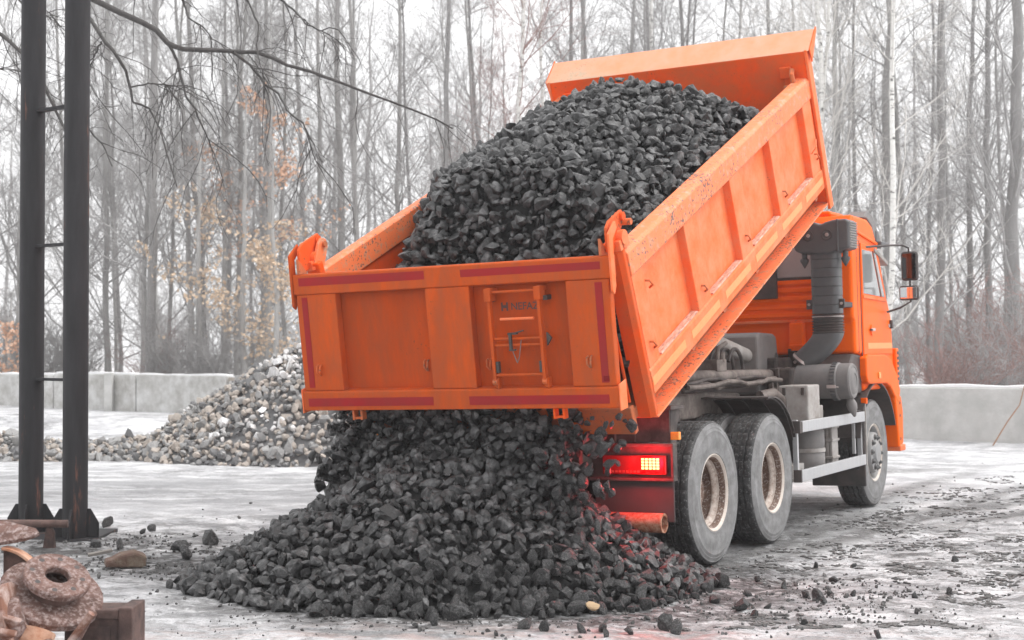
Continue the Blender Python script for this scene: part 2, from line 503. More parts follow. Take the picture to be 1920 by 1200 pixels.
gx, gy = axis_pts(-140, 140, -4.6, 5.6, 0.04), axis_pts(-40, 150, 7.2, 15.5, 0.04, 1.05)
GX, GY = np.meshgrid(gx, gy)
V = np.stack([GX, GY, ground_z(GX, GY)], -1).reshape(-1, 3)
nx, ny = len(gx), len(gy)
idx = np.arange(nx * ny).reshape(ny, nx)
F = np.stack([idx[:-1, :-1], idx[:-1, 1:], idx[1:, 1:], idx[1:, :-1]], -1).reshape(-1, 4)


def ground_material():
    m = bpy.data.materials.new('trodden_snow_ground')
    m.use_nodes = True
    nt = m.node_tree
    N, L = nt.nodes, nt.links
    b = N['Principled BSDF']
    b.inputs['Roughness'].default_value = 0.75
    tc = N.new('ShaderNodeTexCoord')

    def noise(scale, detail=6, rough=0.65, stretch=None, rot=0.0, dist=0.0):
        mp = N.new('ShaderNodeMapping')
        mp.inputs['Rotation'].default_value = (0, 0, rot)
        mp.inputs['Scale'].default_value = stretch or (1, 1, 1)
        L.new(tc.outputs['Object'], mp.inputs['Vector'])
        n = N.new('ShaderNodeTexNoise')
        n.inputs['Scale'].default_value = scale
        n.inputs['Detail'].default_value = detail
        n.inputs['Roughness'].default_value = rough
        n.inputs['Distortion'].default_value = dist
        L.new(mp.outputs['Vector'], n.inputs['Vector'])
        return n.outputs['Fac']

    def ramp(fac, a, c, inv=False):
        r = N.new('ShaderNodeMapRange')
        r.inputs['From Min'].default_value = a
        r.inputs['From Max'].default_value = c
        r.inputs['To Min'].default_value = 1.0 if inv else 0.0
        r.inputs['To Max'].default_value = 0.0 if inv else 1.0
        L.new(fac, r.inputs['Value'])
        return r.outputs['Result']

    def math_(op, a, c):
        n = N.new('ShaderNodeMath')
        n.operation = op
        n.use_clamp = True
        for i, x in enumerate((a, c)):
            if isinstance(x, float):
                n.inputs[i].default_value = x
            else:
                L.new(x, n.inputs[i])
        return n.outputs[0]

    def mix(fac, a, c):
        n = N.new('ShaderNodeMix')
        n.data_type = 'RGBA'
        L.new(fac, n.inputs[0])
        for i, x in ((6, a), (7, c)):
            if isinstance(x, tuple):
                n.inputs[i].default_value = (*x, 1)
            else:
                L.new(x, n.inputs[i])
        return n.outputs[2]

    def blob(cx, cy, rx, ry, soft=0.5, rot=0.0):
        mp = N.new('ShaderNodeMapping')
        mp.vector_type = 'TEXTURE'
        mp.inputs['Location'].default_value = (cx, cy, 0)
        mp.inputs['Rotation'].default_value = (0, 0, rot)
        mp.inputs['Scale'].default_value = (rx, ry, 1e3)
        L.new(tc.outputs['Object'], mp.inputs['Vector'])
        ln = N.new('ShaderNodeVectorMath')
        ln.operation = 'LENGTH'
        L.new(mp.outputs['Vector'], ln.inputs[0])
        return ramp(ln.outputs['Value'], 1 - soft, 1 + soft, True)

    snow = mix(ramp(noise(1.3), 0.35, 0.65), (0.84, 0.84, 0.85), (0.66, 0.66, 0.675))
    ice = mix(ramp(noise(1.6, 10, 0.7, (1, 1.6, 1), 0.5), 0.42, 0.60), snow, (0.42, 0.42, 0.435))
    dirt_col = mix(ramp(noise(14, 6), 0.3, 0.7), (0.06, 0.059, 0.058), (0.19, 0.186, 0.183))
    streak = ramp(noise(2.2, 15, 0.80, (1, 1.25, 1), 0.55, 0.2), 0.53, 0.56)
    fine = ramp(noise(7.5, 13, 0.80, (1, 1.3, 1), 0.5, 0.2), 0.545, 0.58)
    streak = math_('MAXIMUM', streak, math_('MULTIPLY', fine, 0.85))
    specks = ramp(noise(15, 8, 0.72, (1, 1.6, 1), 0.5), 0.57, 0.64)
    zone = ramp(noise(0.45, 4, 0.6, (1, 1.5, 1), 0.4), 0.36, 0.62)
    worked = math_('MAXIMUM', blob(1.6, 12.0, 4.5, 3.6, 0.6, 0.5), blob(-2.6, 12.0, 2.4, 2.0, 0.6))
    tracks = blob(3.1, 14.6, 4.6, 0.20, 0.5, 1.02)
    for tx, ty, tl, tw_, ta in ((3.9, 14.2, 4.2, 0.16, 0.98), (4.9, 15.2, 3.6, 0.2, 0.80), (2.4, 12.6, 2.6, 0.22, 1.06), (5.6, 15.0, 3.0, 0.16, 0.72), (2.9, 18.0, 3.0, 0.3, 0.5)):
        tracks = math_('MAXIMUM', tracks, blob(tx, ty, tl, tw_, 0.5, ta))
    tracks = math_('MULTIPLY', tracks, ramp(noise(4.2, 14, 0.8), 0.42, 0.50))
    road = math_('MULTIPLY', blob(-4.5, 16.6, 9.0, 1.9, 0.35, -0.03), ramp(noise(1.0, 8, 0.7, (0.35, 3, 1)), 0.36, 0.56))
    d = math_('MULTIPLY', streak, math_('MAXIMUM', math_('MULTIPLY', zone, 0.55), worked))
    d = math_('MAXIMUM', d, math_('MULTIPLY', specks, math_('ADD', math_('MULTIPLY', worked, 0.75), 0.12)))
    d = math_('MAXIMUM', d, tracks)
    d = math_('MULTIPLY', d, 0.92)
    col = mix(d, ice, dirt_col)
    col = mix(math_('MULTIPLY', road, 0.85), col, (0.30, 0.30, 0.31))
    heapdirt = math_('MULTIPLY', blob(-1.95, 10.9, 1.6, 0.62, 0.5, -0.2), ramp(noise(6, 9, 0.75), 0.36, 0.52))
    heapdirt = math_('MAXIMUM', heapdirt, math_('MULTIPLY', blob(-0.1, 10.2, 2.15, 1.75, 0.14), ramp(noise(9, 9, 0.75), 0.38, 0.55)))
    heapdirt = math_('MAXIMUM', heapdirt, math_('MULTIPLY', blob(-3.5, 12.1, 1.3, 0.8, 0.5), ramp(noise(6, 9, 0.75), 0.38, 0.56)))
    col = mix(heapdirt, col, (0.075, 0.073, 0.072))
    rusty = math_('MULTIPLY', blob(-0.2, 8.1, 2.6, 0.5, 0.6), ramp(noise(3.2, 9, 0.7, (1, 2.6, 1)), 0.46, 0.58))
    col = mix(math_('MULTIPLY', rusty, 0.75), col, (0.52, 0.40, 0.37))
    pink = math_('MULTIPLY', blob(0.72, 8.42, 0.42, 0.16, 0.7), ramp(noise(5.0, 8, 0.7), 0.44, 0.6))
    col = mix(math_('MULTIPLY', pink, 0.6), col, (0.80, 0.24, 0.22))
    litter = math_('MULTIPLY', ramp(noise(0.8, 8, 0.7), 0.50, 0.60), blob(0, 85, 120, 46, 0.05))
    col = mix(litter, col, (0.26, 0.22, 0.19))
    L.new(col, b.inputs['Base Color'])
    bp = N.new('ShaderNodeBump')
    bp.inputs['Distance'].default_value = 0.035
    bp.inputs['Strength'].default_value = 0.9
    hh = N.new('ShaderNodeMath')
    hh.operation = 'MULTIPLY_ADD'
    L.new(d, hh.inputs[0])
    hh.inputs[1].default_value = 0.5
    L.new(noise(26, 8, 0.75, (1, 1.5, 1), 0.5), hh.inputs[2])
    L.new(hh.outputs[0], bp.inputs['Height'])
    L.new(bp.outputs['Normal'], b.inputs['Normal'])
    rr = N.new('ShaderNodeMapRange')
    rr.inputs['To Min'].default_value = 0.42
    rr.inputs['To Max'].default_value = 0.85
    L.new(noise(2.0, 6), rr.inputs['Value'])
    L.new(rr.outputs['Result'], b.inputs['Roughness'])
    return m


ground = link(bpy.data.objects.new('ground', mesh_np('ground', V, F, ground_material(), smooth=True)))
tag(ground, 'trodden snowy yard ground with dirty ruts and ice', kind='structure')

# ------------------------------------------------------------------ lumps (coal, stones, clods)
def lump(seed, n=7, squash=(1, 0.85, 0.72), jag=0.30):
    """A broken piece: an icosphere roughened by noise and cut by a few flat faces."""
    r = np.random.default_rng(seed)
    bm = bmesh.new()
    bmesh.ops.create_icosphere(bm, subdivisions=2, radius=1.0)
    p = np.array([v.co[:] for v in bm.verts])
    Ff = np.array([[v.index for v in f.verts] for f in bm.faces])
    bm.free()
    amp = np.zeros(len(p))
    for _ in range(9):
        k_ = r.normal(size=3) * 2.3
        amp += np.abs(np.sin(p @ k_ + r.uniform(0, 6.28))) * r.uniform(0.3, 1.0)
    p = p * (0.72 + jag * 0.17 * (amp - amp.mean()) / amp.std() + 0.28 + r.normal(0, 0.055, len(p)))[:, None]
    for _ in range(n):
        d = r.normal(size=3)
        d /= np.linalg.norm(d)
        h = r.uniform(0.42, 0.85)
        over = np.maximum(0, p @ d - h)
        p = p - np.outer(over * r.uniform(0.75, 1.0), d)
    p = p * np.array(squash) * (0.95 + 0.35 * r.random(3)) * 0.50
    return p, Ff


def shard(seed, n, squash):
    """A split piece with plain broken faces: the hull of random points."""
    r = np.random.default_rng(seed)
    p = r.normal(size=(n, 3))
    p /= np.linalg.norm(p, axis=1)[:, None]
    p *= (1 - 0.22 * r.random((n, 1))) * np.array(squash) * (0.95 + 0.3 * r.random(3)) * 0.5
    bm = bmesh.new()
    for q in p:
        bm.verts.new(q)
    res = bmesh.ops.convex_hull(bm, input=bm.verts)
    bmesh.ops.delete(bm, geom=[e for e in res['geom_interior'] if isinstance(e, bmesh.types.BMVert)], context='VERTS')
    bmesh.ops.triangulate(bm, faces=bm.faces)
    bm.verts.index_update()
    Vv = np.array([v.co[:] for v in bm.verts])
    Ff = np.array([[v.index for v in f.verts] for f in bm.faces])
    bm.free()
    return Vv, Ff


LUMPS = [lump(100 + k, 8 + k % 4, (1, 0.65 + 0.3 * random.random(), 0.55 + 0.3 * random.random()), 0.36) if k % 2 else
         shard(200 + k, 15 + k % 5, (1, 0.65 + 0.3 * random.random(), 0.55 + 0.3 * random.random())) for k in range(16)]


def rand_rot(n, g):
    q = g.normal(size=(n, 4))
    q /= np.linalg.norm(q, axis=1)[:, None]
    w, x, y, z = q.T
    return np.stack([np.stack([1 - 2 * (y * y + z * z), 2 * (x * y - z * w), 2 * (x * z + y * w)], -1),
                     np.stack([2 * (x * y + z * w), 1 - 2 * (x * x + z * z), 2 * (y * z - x * w)], -1),
                     np.stack([2 * (x * z - y * w), 2 * (y * z + x * w), 1 - 2 * (x * x + y * y)], -1)], 1)


def scatter(P, size, g, lumps=LUMPS, mi=None):
    """Join lumps at P with the given sizes into vertex and triangle arrays."""
    kinds = g.integers(0, len(lumps), len(P))
    VV, FF, MM, o = [], [], [], 0
    for k, (lv, lf) in enumerate(lumps):
        s = np.where(kinds == k)[0]
        if not len(s):
            continue
        rot = rand_rot(len(s), g)
        v = np.einsum('nij,vj->nvi', rot, lv) * size[s][:, None, None] + P[s][:, None, :]
        f = lf[None] + (np.arange(len(s)) * len(lv))[:, None, None] + o
        VV.append(v.reshape(-1, 3))
        FF.append(f.reshape(-1, 3))
        if mi is not None:
            MM.append(np.repeat(mi[s], len(lf)))
        o += len(s) * len(lv)
    return np.concatenate(VV), np.concatenate(FF), (np.concatenate(MM) if mi is not None else None)


LUMP_MESH = [mesh_np('coal_lump', v, f, COAL, smooth=True, sharp=17) for v, f in LUMPS]


def euler_rand():
    return tuple(random.uniform(0, 6.28) for _ in range(3))


def jitter_grid(x0, x1, y0, y1, step, g):
    X, Y = np.meshgrid(np.arange(x0, x1, step), np.arange(y0, y1, step))
    X = X + g.uniform(-.5, .5, X.shape) * step
    Y = Y + g.uniform(-.5, .5, Y.shape) * step
    return X.ravel(), Y.ravel()


def hf_mesh(name, fn, x0, x1, y0, y1, step, m, zoff=0.0, clip=None):
    xs, ys = np.arange(x0, x1 + step, step), np.arange(y0, y1 + step, step)
    X, Y = np.meshgrid(xs, ys)
    Z = fn(X, Y) + zoff
    i = np.arange(X.size).reshape(X.shape)
    Fq = np.stack([i[:-1, :-1], i[:-1, 1:], i[1:, 1:], i[1:, :-1]], -1).reshape(-1, 4)
    if clip is not None:
        keep = (Z.ravel()[Fq] > clip).any(1)
        Fq = Fq[keep]
    return np.stack([X, Y, Z], -1).reshape(-1, 3), Fq


# ------------------------------------------------------------------ tipper truck
YAW, ROLL, NOSE = R(28.674), R(1.633), R(0.204)
fw0 = Vector((math.sin(YAW), math.cos(YAW), 0))
lf0 = Vector((-math.cos(YAW), math.sin(YAW), 0))
up0 = Vector((0, 0, 1))
fw = fw0 * math.cos(NOSE) + up0 * math.sin(NOSE)
up1 = up0 * math.cos(NOSE) - fw0 * math.sin(NOSE)
lf = lf0 * math.cos(ROLL) - up1 * math.sin(ROLL)
up = up1 * math.cos(ROLL) + lf0 * math.sin(ROLL)
TM = Matrix(((fw.x, lf.x, up.x, 0.464), (fw.y, lf.y, up.y, 11.615), (fw.z, lf.z, up.z, -0.036), (0, 0, 0, 1)))
truck = empty('dump_truck')
truck.matrix_world = TM
tag(truck, 'orange six-wheel tipper truck with its body raised, pouring black coal from the tailgate', 'truck')
TILT = R(23.377)
BX, BZ = -1.152, 1.145
BM = Matrix.Translation((BX, 0, BZ)) @ Matrix.Rotation(-TILT, 4, 'Y')
LB = 4.37

# ---- dump body: the floor is the part, everything welded to it a sub-part
m = MB().box(-0.10, LB + 0.05, -1.13, 1.13, 0.02, 0.10)
for s in (-1, 1):
    m.box(0.0, LB + 0.04, s * 1.13, s * 1.11, 0.014, 0.158)
    m.box(0.02, LB, s * 0.40, s * 0.54, -0.20, 0.018)
for k in range(9):
    m.box(0.12 + k * 0.52, 0.20 + k * 0.52, -1.12, 1.12, -0.075, 0.017)
body = m.build('dump_body', ORANGE_DIRTY, truck, 0.006, loc=(BX, 0, BZ), rot=(0, -TILT, 0))
sill = MB().box(-0.16, -0.102, -1.14, 1.14, -0.06, 0.135).build('rear_sill', ORANGE_DIRTY, body, 0.008)
for s in (-1, 1):
    MB().box(-0.02, LB + 0.06, s * 1.115, s * 1.262, -0.002, 0.012).build('floor_flange', ORANGE_RAIL, body, 0.003)
    MB().box(0.02, LB, s * 1.15, s * 1.19, 0.16, 1.01).build('side_panel', ORANGE_SIDE if s < 0 else ORANGE_IN, body)
    MB().prism([(s * 1.13, 1.0), (s * 1.25, 0.985), (s * 1.258, 1.0), (s * 1.258, 1.150), (s * 1.235, 1.175), (s * 1.15, 1.185), (s * 1.13, 1.17)], 'x', 0.02, LB + 0.01).build('top_rail', ORANGE_RAIL, body, 0.006)
    MB().prism([(s * 1.14, 0.158), (s * 1.256, 0.158), (s * 1.256, 0.322), (s * 1.245, 0.335), (s * 1.19, 0.345), (s * 1.14, 0.345)], 'x', 0.01, LB).build('bottom_rail', ORANGE_SIDE, body, 0.005)
    # snow and dust lying on the ledge between the ribs
    for x0, x1 in ((0.26, 1.00), (1.34, 2.03), (2.37, 3.06), (3.37, 4.08)):
        MB().box(x0, x1, s * 1.192, s * 1.247, 0.3355, 0.349).build('ledge_grime', SNOWY, body, 0.004)
    for x0, x1 in ((0.02, 0.245), (1.02, 1.32), (2.05, 2.35), (3.08, 3.35), (4.09, LB)):
        MB().prism([(x0, s * 1.18), (x0 + 0.004, s * 1.25), (x1 - 0.03, s * 1.25), (x1, s * 1.18)], 'z', 0.335, 1.0).build('rib', ORANGE_SIDE, body, 0.006)
    for x0, x1 in ((0.02, 0.66), (0.80, 1.41), (1.56, 2.17), (2.32, 2.90), (3.06, 3.64), (3.78, 4.34)):
        MB().box(x0, x1, s * 1.256, s * 1.2578, 0.213, 0.272).build('reflective_tape', YEL_TAPE, body)
    # rear corner post with its rolled edge, and the rod beside it
    MB().prism([(-0.045, s * 1.12), (-0.045, s * 1.215), (-0.02, s * 1.25), (0.018, s * 1.25), (0.018, s * 1.12)], 'z', 0.004, 1.245).build('corner_post', ORANGE_IN, body, 0.008)
    MB().tube([(-0.075, s * 1.10, 0.14), (-0.075, s * 1.10, 0.80)], 0.012, 8).build('latch_rod', ORANGE_IN, body)
    mm = MB().box(-0.05, 0.10, s * 1.17, s * 1.25, 1.19, 1.262)
    mm.tube([(0.03, s * 1.16, 1.262), (0.03, s * 1.258, 1.262)], 0.05, 14)
    mm.build('post_cap', ORANGE_SIDE, body, 0.006)
    # pivot lugs carrying the tailgate
    poly = [(-0.06, 1.20), (0.07, 1.19), (0.165, 1.30), (0.165, 1.36), (0.12, 1.385), (0.07, 1.36), (-0.03, 1.25)]
    MB().prism(poly, 'y', s * 1.150, s * 1.175).build('pivot_lug', ORANGE_RAIL, body, 0.004)
    MB().tube([(0.122, s * 1.13, 1.335), (0.122, s * 1.28, 1.335)], 0.022, 12).build('pivot_pin', ORANGE_DIRTY, body)
    for x in (0.06, 0.89, 1.60, 2.42, 3.24, 4.21):
        mm = MB().lathe([(0.018, -0.012), (0.042, -0.012), (0.042, 0.012), (0.018, 0.012)], 14, 'y', Matrix.Translation((x, s * 1.20, 0.128)), close=True)
        mm.box(x - 0.022, x + 0.022, s * 1.13, s * 1.19, 0.11, 0.15)
        mm.build('latch_ring', ORANGE_DIRTY, body)
    for x, z in ((0.253, 0.86), (0.125, 0.475), (1.164, 0.463), (2.204, 0.468), (3.243, 0.483), (4.25, 0.495)):
        MB().tube([(x - 0.03, s * 1.19, z + 0.03), (x - 0.02, s * 1.275, z + 0.02), (x + 0.01, s * 1.28, z - 0.02), (x + 0.035, s * 1.24, z - 0.05)], 0.008, 6).build('rope_hook', ORANGE_DIRTY, body)
    MB().tube([(4.12, s * 1.26, 0.55), (4.14, s * 1.30, 0.60), (4.30, s * 1.26, 0.63)], 0.007, 6).build('rope_hook', ORANGE_RAIL, body)
MB().box(LB, LB + 0.05, -1.25, 1.25, 0.02, 1.41).build('front_wall', ORANGE_IN, body, 0.006)
for s in (-1, 1):
    MB().box(LB - 0.002, LB + 0.11, s * 1.251, s * 1.277, -0.05, 1.42).build('front_wall_edge', ORANGE_SIDE, body, 0.006)
    mm = MB().box(LB - 0.05, LB - 0.001, s * 1.02, s * 1.12, 1.20, 1.30)
    mm.box(LB - 0.035, LB - 0.001, s * 1.05, s * 1.10, 1.10, 1.2)
    mm.build('latch_block', ORANGE_IN, body, 0.006)
    mm = MB().tube([(LB - 0.16, s * 1.17, 1.16), (LB - 0.15, s * 1.16, 1.25), (LB - 0.06, s * 1.14, 1.27), (LB - 0.02, s * 1.12, 1.22)], 0.022, 8)
    mm.tube([(LB - 0.09, s * 1.06, 1.12), (LB - 0.09, s * 1.20, 1.12)], 0.03, 10)
    mm.build('wall_latch', ORANGE_DIRTY, body)
mm = MB().prism([(LB + 0.0, 1.412), (LB + 0.27, 1.548), (LB + 0.285, 1.525), (LB + 0.05, 1.405)], 'y', -1.29, 1.29)
visor = mm.build('front_visor', VISOR, body, 0.004)
for s in (-1, 1):
    MB().prism([(LB + 0.02, 1.42), (LB + 0.30, 1.562), (LB + 0.30, 1.53), (LB + 0.05, 1.30)], 'y', s * 1.292, s * 1.304).build('visor_gusset', ORANGE_SIDE, body, 0.003)

# ---- tailgate
GA = R(6.755)
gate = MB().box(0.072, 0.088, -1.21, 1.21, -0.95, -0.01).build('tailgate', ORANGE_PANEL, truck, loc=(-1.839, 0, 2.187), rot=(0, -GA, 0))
MB().prism([(0.0, -0.142), (0.0, -0.008), (0.010, 0.0), (0.10, 0.0), (0.10, -0.142), (0.02, -0.150)], 'y', -1.237, 1.237).build('top_beam', ORANGE_GATE, gate, 0.006)
MB().prism([(-0.004, -0.972), (-0.004, -0.842), (0.004, -0.834), (0.10, -0.826), (0.10, -0.975)], 'y', -1.237, 1.237).build('bottom_beam', ORANGE_GATE, gate, 0.006)
for y0, y1 in ((0.885, 1.222), (-0.195, 0.150), (-1.222, -0.912)):
    MB().box(0.006, 0.074, y0, y1, -0.832, -0.146).build('gate_post', ORANGE_GATE, gate, 0.008)
for s in (-1, 1):
    MB().prism([(-0.008, -0.99), (-0.008, -0.82), (0.10, -0.80), (0.10, -0.985)], 'y', s * 1.2375, s * 1.247).build('beam_end_cap', ORANGE_SIDE, gate, 0.003)
    MB().prism([(-0.010, -0.225), (-0.010, 0.135), (0.105, 0.215), (0.125, 0.17), (0.05, 0.10), (0.05, -0.20), (0.02, -0.25)], 'y', s * 1.238, s * 1.254).build('hinge_bracket', ORANGE_GATE if s > 0 else ORANGE_SIDE, gate, 0.004)
    mm = MB().prism([(0.05, 0.17), (0.10, 0.215), (0.30, 0.28), (0.33, 0.24), (0.31, 0.19), (0.14, 0.02), (0.05, 0.02)], 'y', s * 1.195, s * 1.215)
    mm.tube([(0.285, s * 1.18, 0.235), (0.285, s * 1.235, 0.235)], 0.03, 12)
    mm.build('hinge_arm', ORANGE_IN, gate, 0.004)
    MB().prism([(0.0, 0.002), (0.0, 0.11), (0.10, 0.002)], 'y', s * 1.17, s * 1.19).build('hinge_gusset', ORANGE_DIRTY, gate, 0.002)
for y0, y1, z0, z1 in ((0.14, 1.185, -0.083, -0.026), (-1.172, -0.145, -0.083, -0.034)):
    MB().box(-0.002, 0.0005, y0, y1, z0, z1).build('reflective_strip', RED_TAPE, gate)
for y0, y1 in ((0.148, 1.19), (-1.168, -0.136)):
    MB().box(-0.0065, -0.0038, y0, y1, -0.942, -0.884).build('reflective_strip', RED_TAPE, gate)
for y0, y1 in ((1.128, 1.175), (-1.172, -1.122)):
    MB().box(0.003, 0.0065, y0, y1, -0.808, -0.165).build('reflective_strip', RED_TAPE, gate)
MB().box(0.002, 0.004, -1.175, -1.135, -0.800, -0.765).build('reflector', LENS_RED, gate)
# ladder on the right half of the gate
for y in (-0.355, -0.725):
    o = 0.008 if y > -0.5 else -0.008
    MB().prism([(-0.030, -0.165), (0.005, -0.165), (0.015, -0.78), (-0.010, -0.83), (-0.028, -0.78)], 'y', y - 0.011, y + 0.011).build('ladder_rail', ORANGE_GATE, gate, 0.003)
    MB().box(-0.040, 0.035, y - 0.024, y + 0.024, -0.255, -0.168).build('rail_cap', ORANGE_GATE, gate, 0.003)
    MB().box(0.03, 0.071, y - 0.02, y + 0.02, -0.20, -0.17).build('rail_bracket', ORANGE_GATE, gate)
    MB().box(-0.02, 0.012, y - 0.034 if y > -0.5 else y + 0.0125, y - 0.0125 if y > -0.5 else y + 0.034, -0.73, -0.655).build('rubber_pad', BLACK, gate, 0.003)
    MB().tube([(-0.012, y - 0.016, -0.79), (-0.012, y + 0.016, -0.79)], 0.020, 10).build('ladder_pivot', ORANGE_DIRTY, gate)
    MB().box(-0.02, 0.03, y - 0.026, y - 0.014, -0.833, -0.765).build('ladder_foot', ORANGE_GATE, gate, 0.003)
MB().box(0.0, 0.07, -0.352, -0.325, -0.262, -0.232).build('rubber_pad', BLACK, gate, 0.002)
MB().box(0.0, 0.07, -0.775, -0.745, -0.262, -0.232).build('rubber_pad', BLACK, gate, 0.002)
MB().prism([(-0.75, -0.47), (-0.785, -0.51), (-0.75, -0.56)], 'x', 0.0, 0.02).build('rubber_pad', BLACK, gate, 0.002)
for y0, y1, z in ((-0.37, -0.71, -0.195), (-0.425, -0.675, -0.375), (-0.37, -0.715, -0.505), (-0.37, -0.715, -0.548), (-0.365, -0.725, -0.745)):
    MB().tube([(-0.008, y0, z), (-0.008, y1, z)], 0.0095, 10).build('ladder_rung', ORANGE_SIDE if z in (-0.375,) else ORANGE_GATE, gate)
mm = MB().box(-0.03, -0.012, -0.505, -0.485, -0.585, -0.465).box(-0.032, 0.0, -0.545, -0.48, -0.478, -0.465).box(-0.03, 0, -0.525, -0.48, -0.585, -0.575)
mm.tube([(-0.02, -0.53, -0.468), (-0.03, -0.60, -0.452)], 0.006, 6)
mm.build('ladder_clamp', FRAME_DARK, gate, 0.002)
MB().tube([(-0.022, -0.505 - 0.028 * math.sin(math.pi * t / 8), -0.585 - 0.08 * math.sin(math.pi * t / 8)) for t in range(0, 5)] +
          [(-0.022, -0.545 - 0.006 * t, -0.655 + 0.028 * t) for t in range(1, 6)], 0.0035, 5).build('safety_chain', FRAME, gate)
for y, z, x in ((1.07, -0.677, 0.006), (0.217, -0.668, 0.072), (-0.276, -0.672, 0.072), (-1.049, -0.664, 0.006)):
    mm = MB()
    for k in (-1, 1):
        mm.tube([(x, y + k * 0.012, z + 0.03), (x - 0.022, y + k * 0.014, z + 0.02), (x - 0.026, y + k * 0.012, z - 0.02), (x - 0.004, y + k * 0.004, z - 0.045)], 0.006, 6)
    mm.build('gate_hook', ORANGE_DIRTY, gate)
for y in (0.80, -0.785):
    mm = MB().box(0.02, 0.075, y - 0.042, y - 0.026, -1.045, -0.97).box(0.02, 0.075, y + 0.026, y + 0.042, -1.045, -0.97).box(0.03, 0.06, y - 0.03, y + 0.03, -1.04, -1.025)
    mm.build('lock_lug', ORANGE_IN if y < 0 else ORANGE_DIRTY, gate, 0.003)
# lettering sprayed on the recessed sheet behind the ladder
fc = bpy.data.curves.new('lettering', 'FONT')
fc.body = 'NEFAZ'
fc.size = 0.068
fc.extrude = 0.0008
fc.offset = 0.0012
fc.materials.append(DECAL)
tmp = bpy.data.objects.new('lettering', fc)
link(tmp)
bpy.context.view_layer.update()
lme = bpy.data.meshes.new_from_object(tmp)
lme.name = 'lettering'
bpy.data.objects.remove(tmp)
lt = bpy.data.objects.new('lettering', lme)
link(lt, gate)
lt.matrix_local = Matrix(((0, 0, -1, 0.0712), (-1, 0, 0, -0.467), (0, 1, 0, -0.322), (0, 0, 0, 1)))
mm = MB()
for ya, yb in ((-0.395, -0.409), (-0.433, -0.447)):
    mm.box(0.0702, 0.0716, yb, ya, -0.328, -0.270)
mm.box(0.0704, 0.0714, -0.434, -0.408, -0.309, -0.288)
mm.build('emblem', DECAL, gate)

# ---- wheels
def tyre_mesh(name, n=150):
    half = [(0.272, .112), (0.280, .130), (0.292, .139), (0.300, .137), (0.335, .144), (0.375, .148), (0.415, .147), (0.447, .143), (0.451, .1445), (0.458, .1425),
            (0.474, .1375), (0.478, .139), (0.484, .1365), (0.500, .131), (0.504, .1325), (0.509, .129), (0.522, .122), (0.528, .112)]
    tread = [(0.5285, .078), (0.513, .074), (0.513, .066), (0.5285, .062), (0.5285, .032), (0.513, .028), (0.513, .020), (0.5285, .016)]
    prof = half + tread
    prof = prof + [(r_, -s_) for r_, s_ in reversed(prof)]
    q, nh = len(prof), len(half)
    V_, F_, mi = [], [], []
    for k in range(n):
        a = 2 * math.pi * k / n
        zig = 0.0055 * (abs((k % 6) - 3) / 1.5 - 1)
        for i, (r_, s_) in enumerate(prof):
            tr = nh <= i < q - nh
            s2 = s_ + (zig if tr else 0)
            r2 = r_
            if k % 6 == 0 and r_ > 0.52:
                r2 = r_ - 0.010
            if k % 6 == 3 and r_ > 0.527 and abs(s_) < 0.05:
                r2 = r_ - 0.008
            V_.append((r2 * math.cos(a), s2, r2 * math.sin(a)))
    for k in range(n):
        for i in range(q - 1):
            k2 = (k + 1) % n
            F_.append((k * q + i, k * q + i + 1, k2 * q + i + 1, k2 * q + i))
            mi.append(0 if nh - 3 <= i <= q - nh + 1 else 1)
    me = mesh_np(name, np.array(V_), np.array(F_), [RUBBER, SIDEWALL], mi, smooth=True)
    me.set_sharp_from_angle(angle=R(32))
    return me


TYRE = tyre_mesh('tyre')
# outward is -y in wheel space
DISH = MB().lathe([(0.268, -0.112), (0.284, -0.128), (0.279, -0.133), (0.262, -0.122), (0.254, -0.108), (0.250, -0.075)], 72, 'y').lathe(
    [(0.250, -0.075), (0.244, -0.058), (0.232, -0.052), (0.224, -0.040), (0.224, -0.028), (0.234, -0.018)], 72, 'y', mi=2).lathe(
    [(0.234, -0.018), (0.236, 0.0), (0.228, 0.04), (0.218, 0.075)], 72, 'y', mi=1).lathe(
    [(0.218, 0.075), (0.208, 0.088), (0.19, 0.10), (0.14, 0.095)], 72, 'y', mi=2).lathe(
    [(0.14, 0.095), (0.135, 0.02), (0.11, -0.01), (0.0, -0.012)], 72, 'y', mi=1).mesh('wheel_rim', [RIM_BROWN, RIM_BROWN, RIM_PALE])
LIP = MB().lathe([(0.270, -0.118), (0.283, -0.130), (0.287, -0.134), (0.281, -0.138), (0.268, -0.130), (0.262, -0.122)], 72, 'y').mesh('rim_flange', RIM_LIP)
FRONT = MB().lathe([(0.268, -0.112), (0.282, -0.125), (0.262, -0.122), (0.250, -0.10), (0.236, -0.06), (0.215, -0.05), (0.205, -0.095), (0.200, -0.135), (0.190, -0.150), (0.120, -0.152),
                    (0.112, -0.160), (0.095, -0.176), (0.0, -0.178)], 72, 'y').mesh('wheel_rim', RIM_GREY)
NUTM = MB().lathe([(0.0, -0.030), (0.010, -0.030), (0.013, -0.022), (0.018, -0.018), (0.019, 0.0)], 6, 'y', smooth=False).mesh('wheel_nut', NUT)
NUT_CUP = MB().lathe([(0.019, 0.001), (0.029, -0.001), (0.030, 0.004)], 16, 'y').mesh('nut_recess', BLACK)


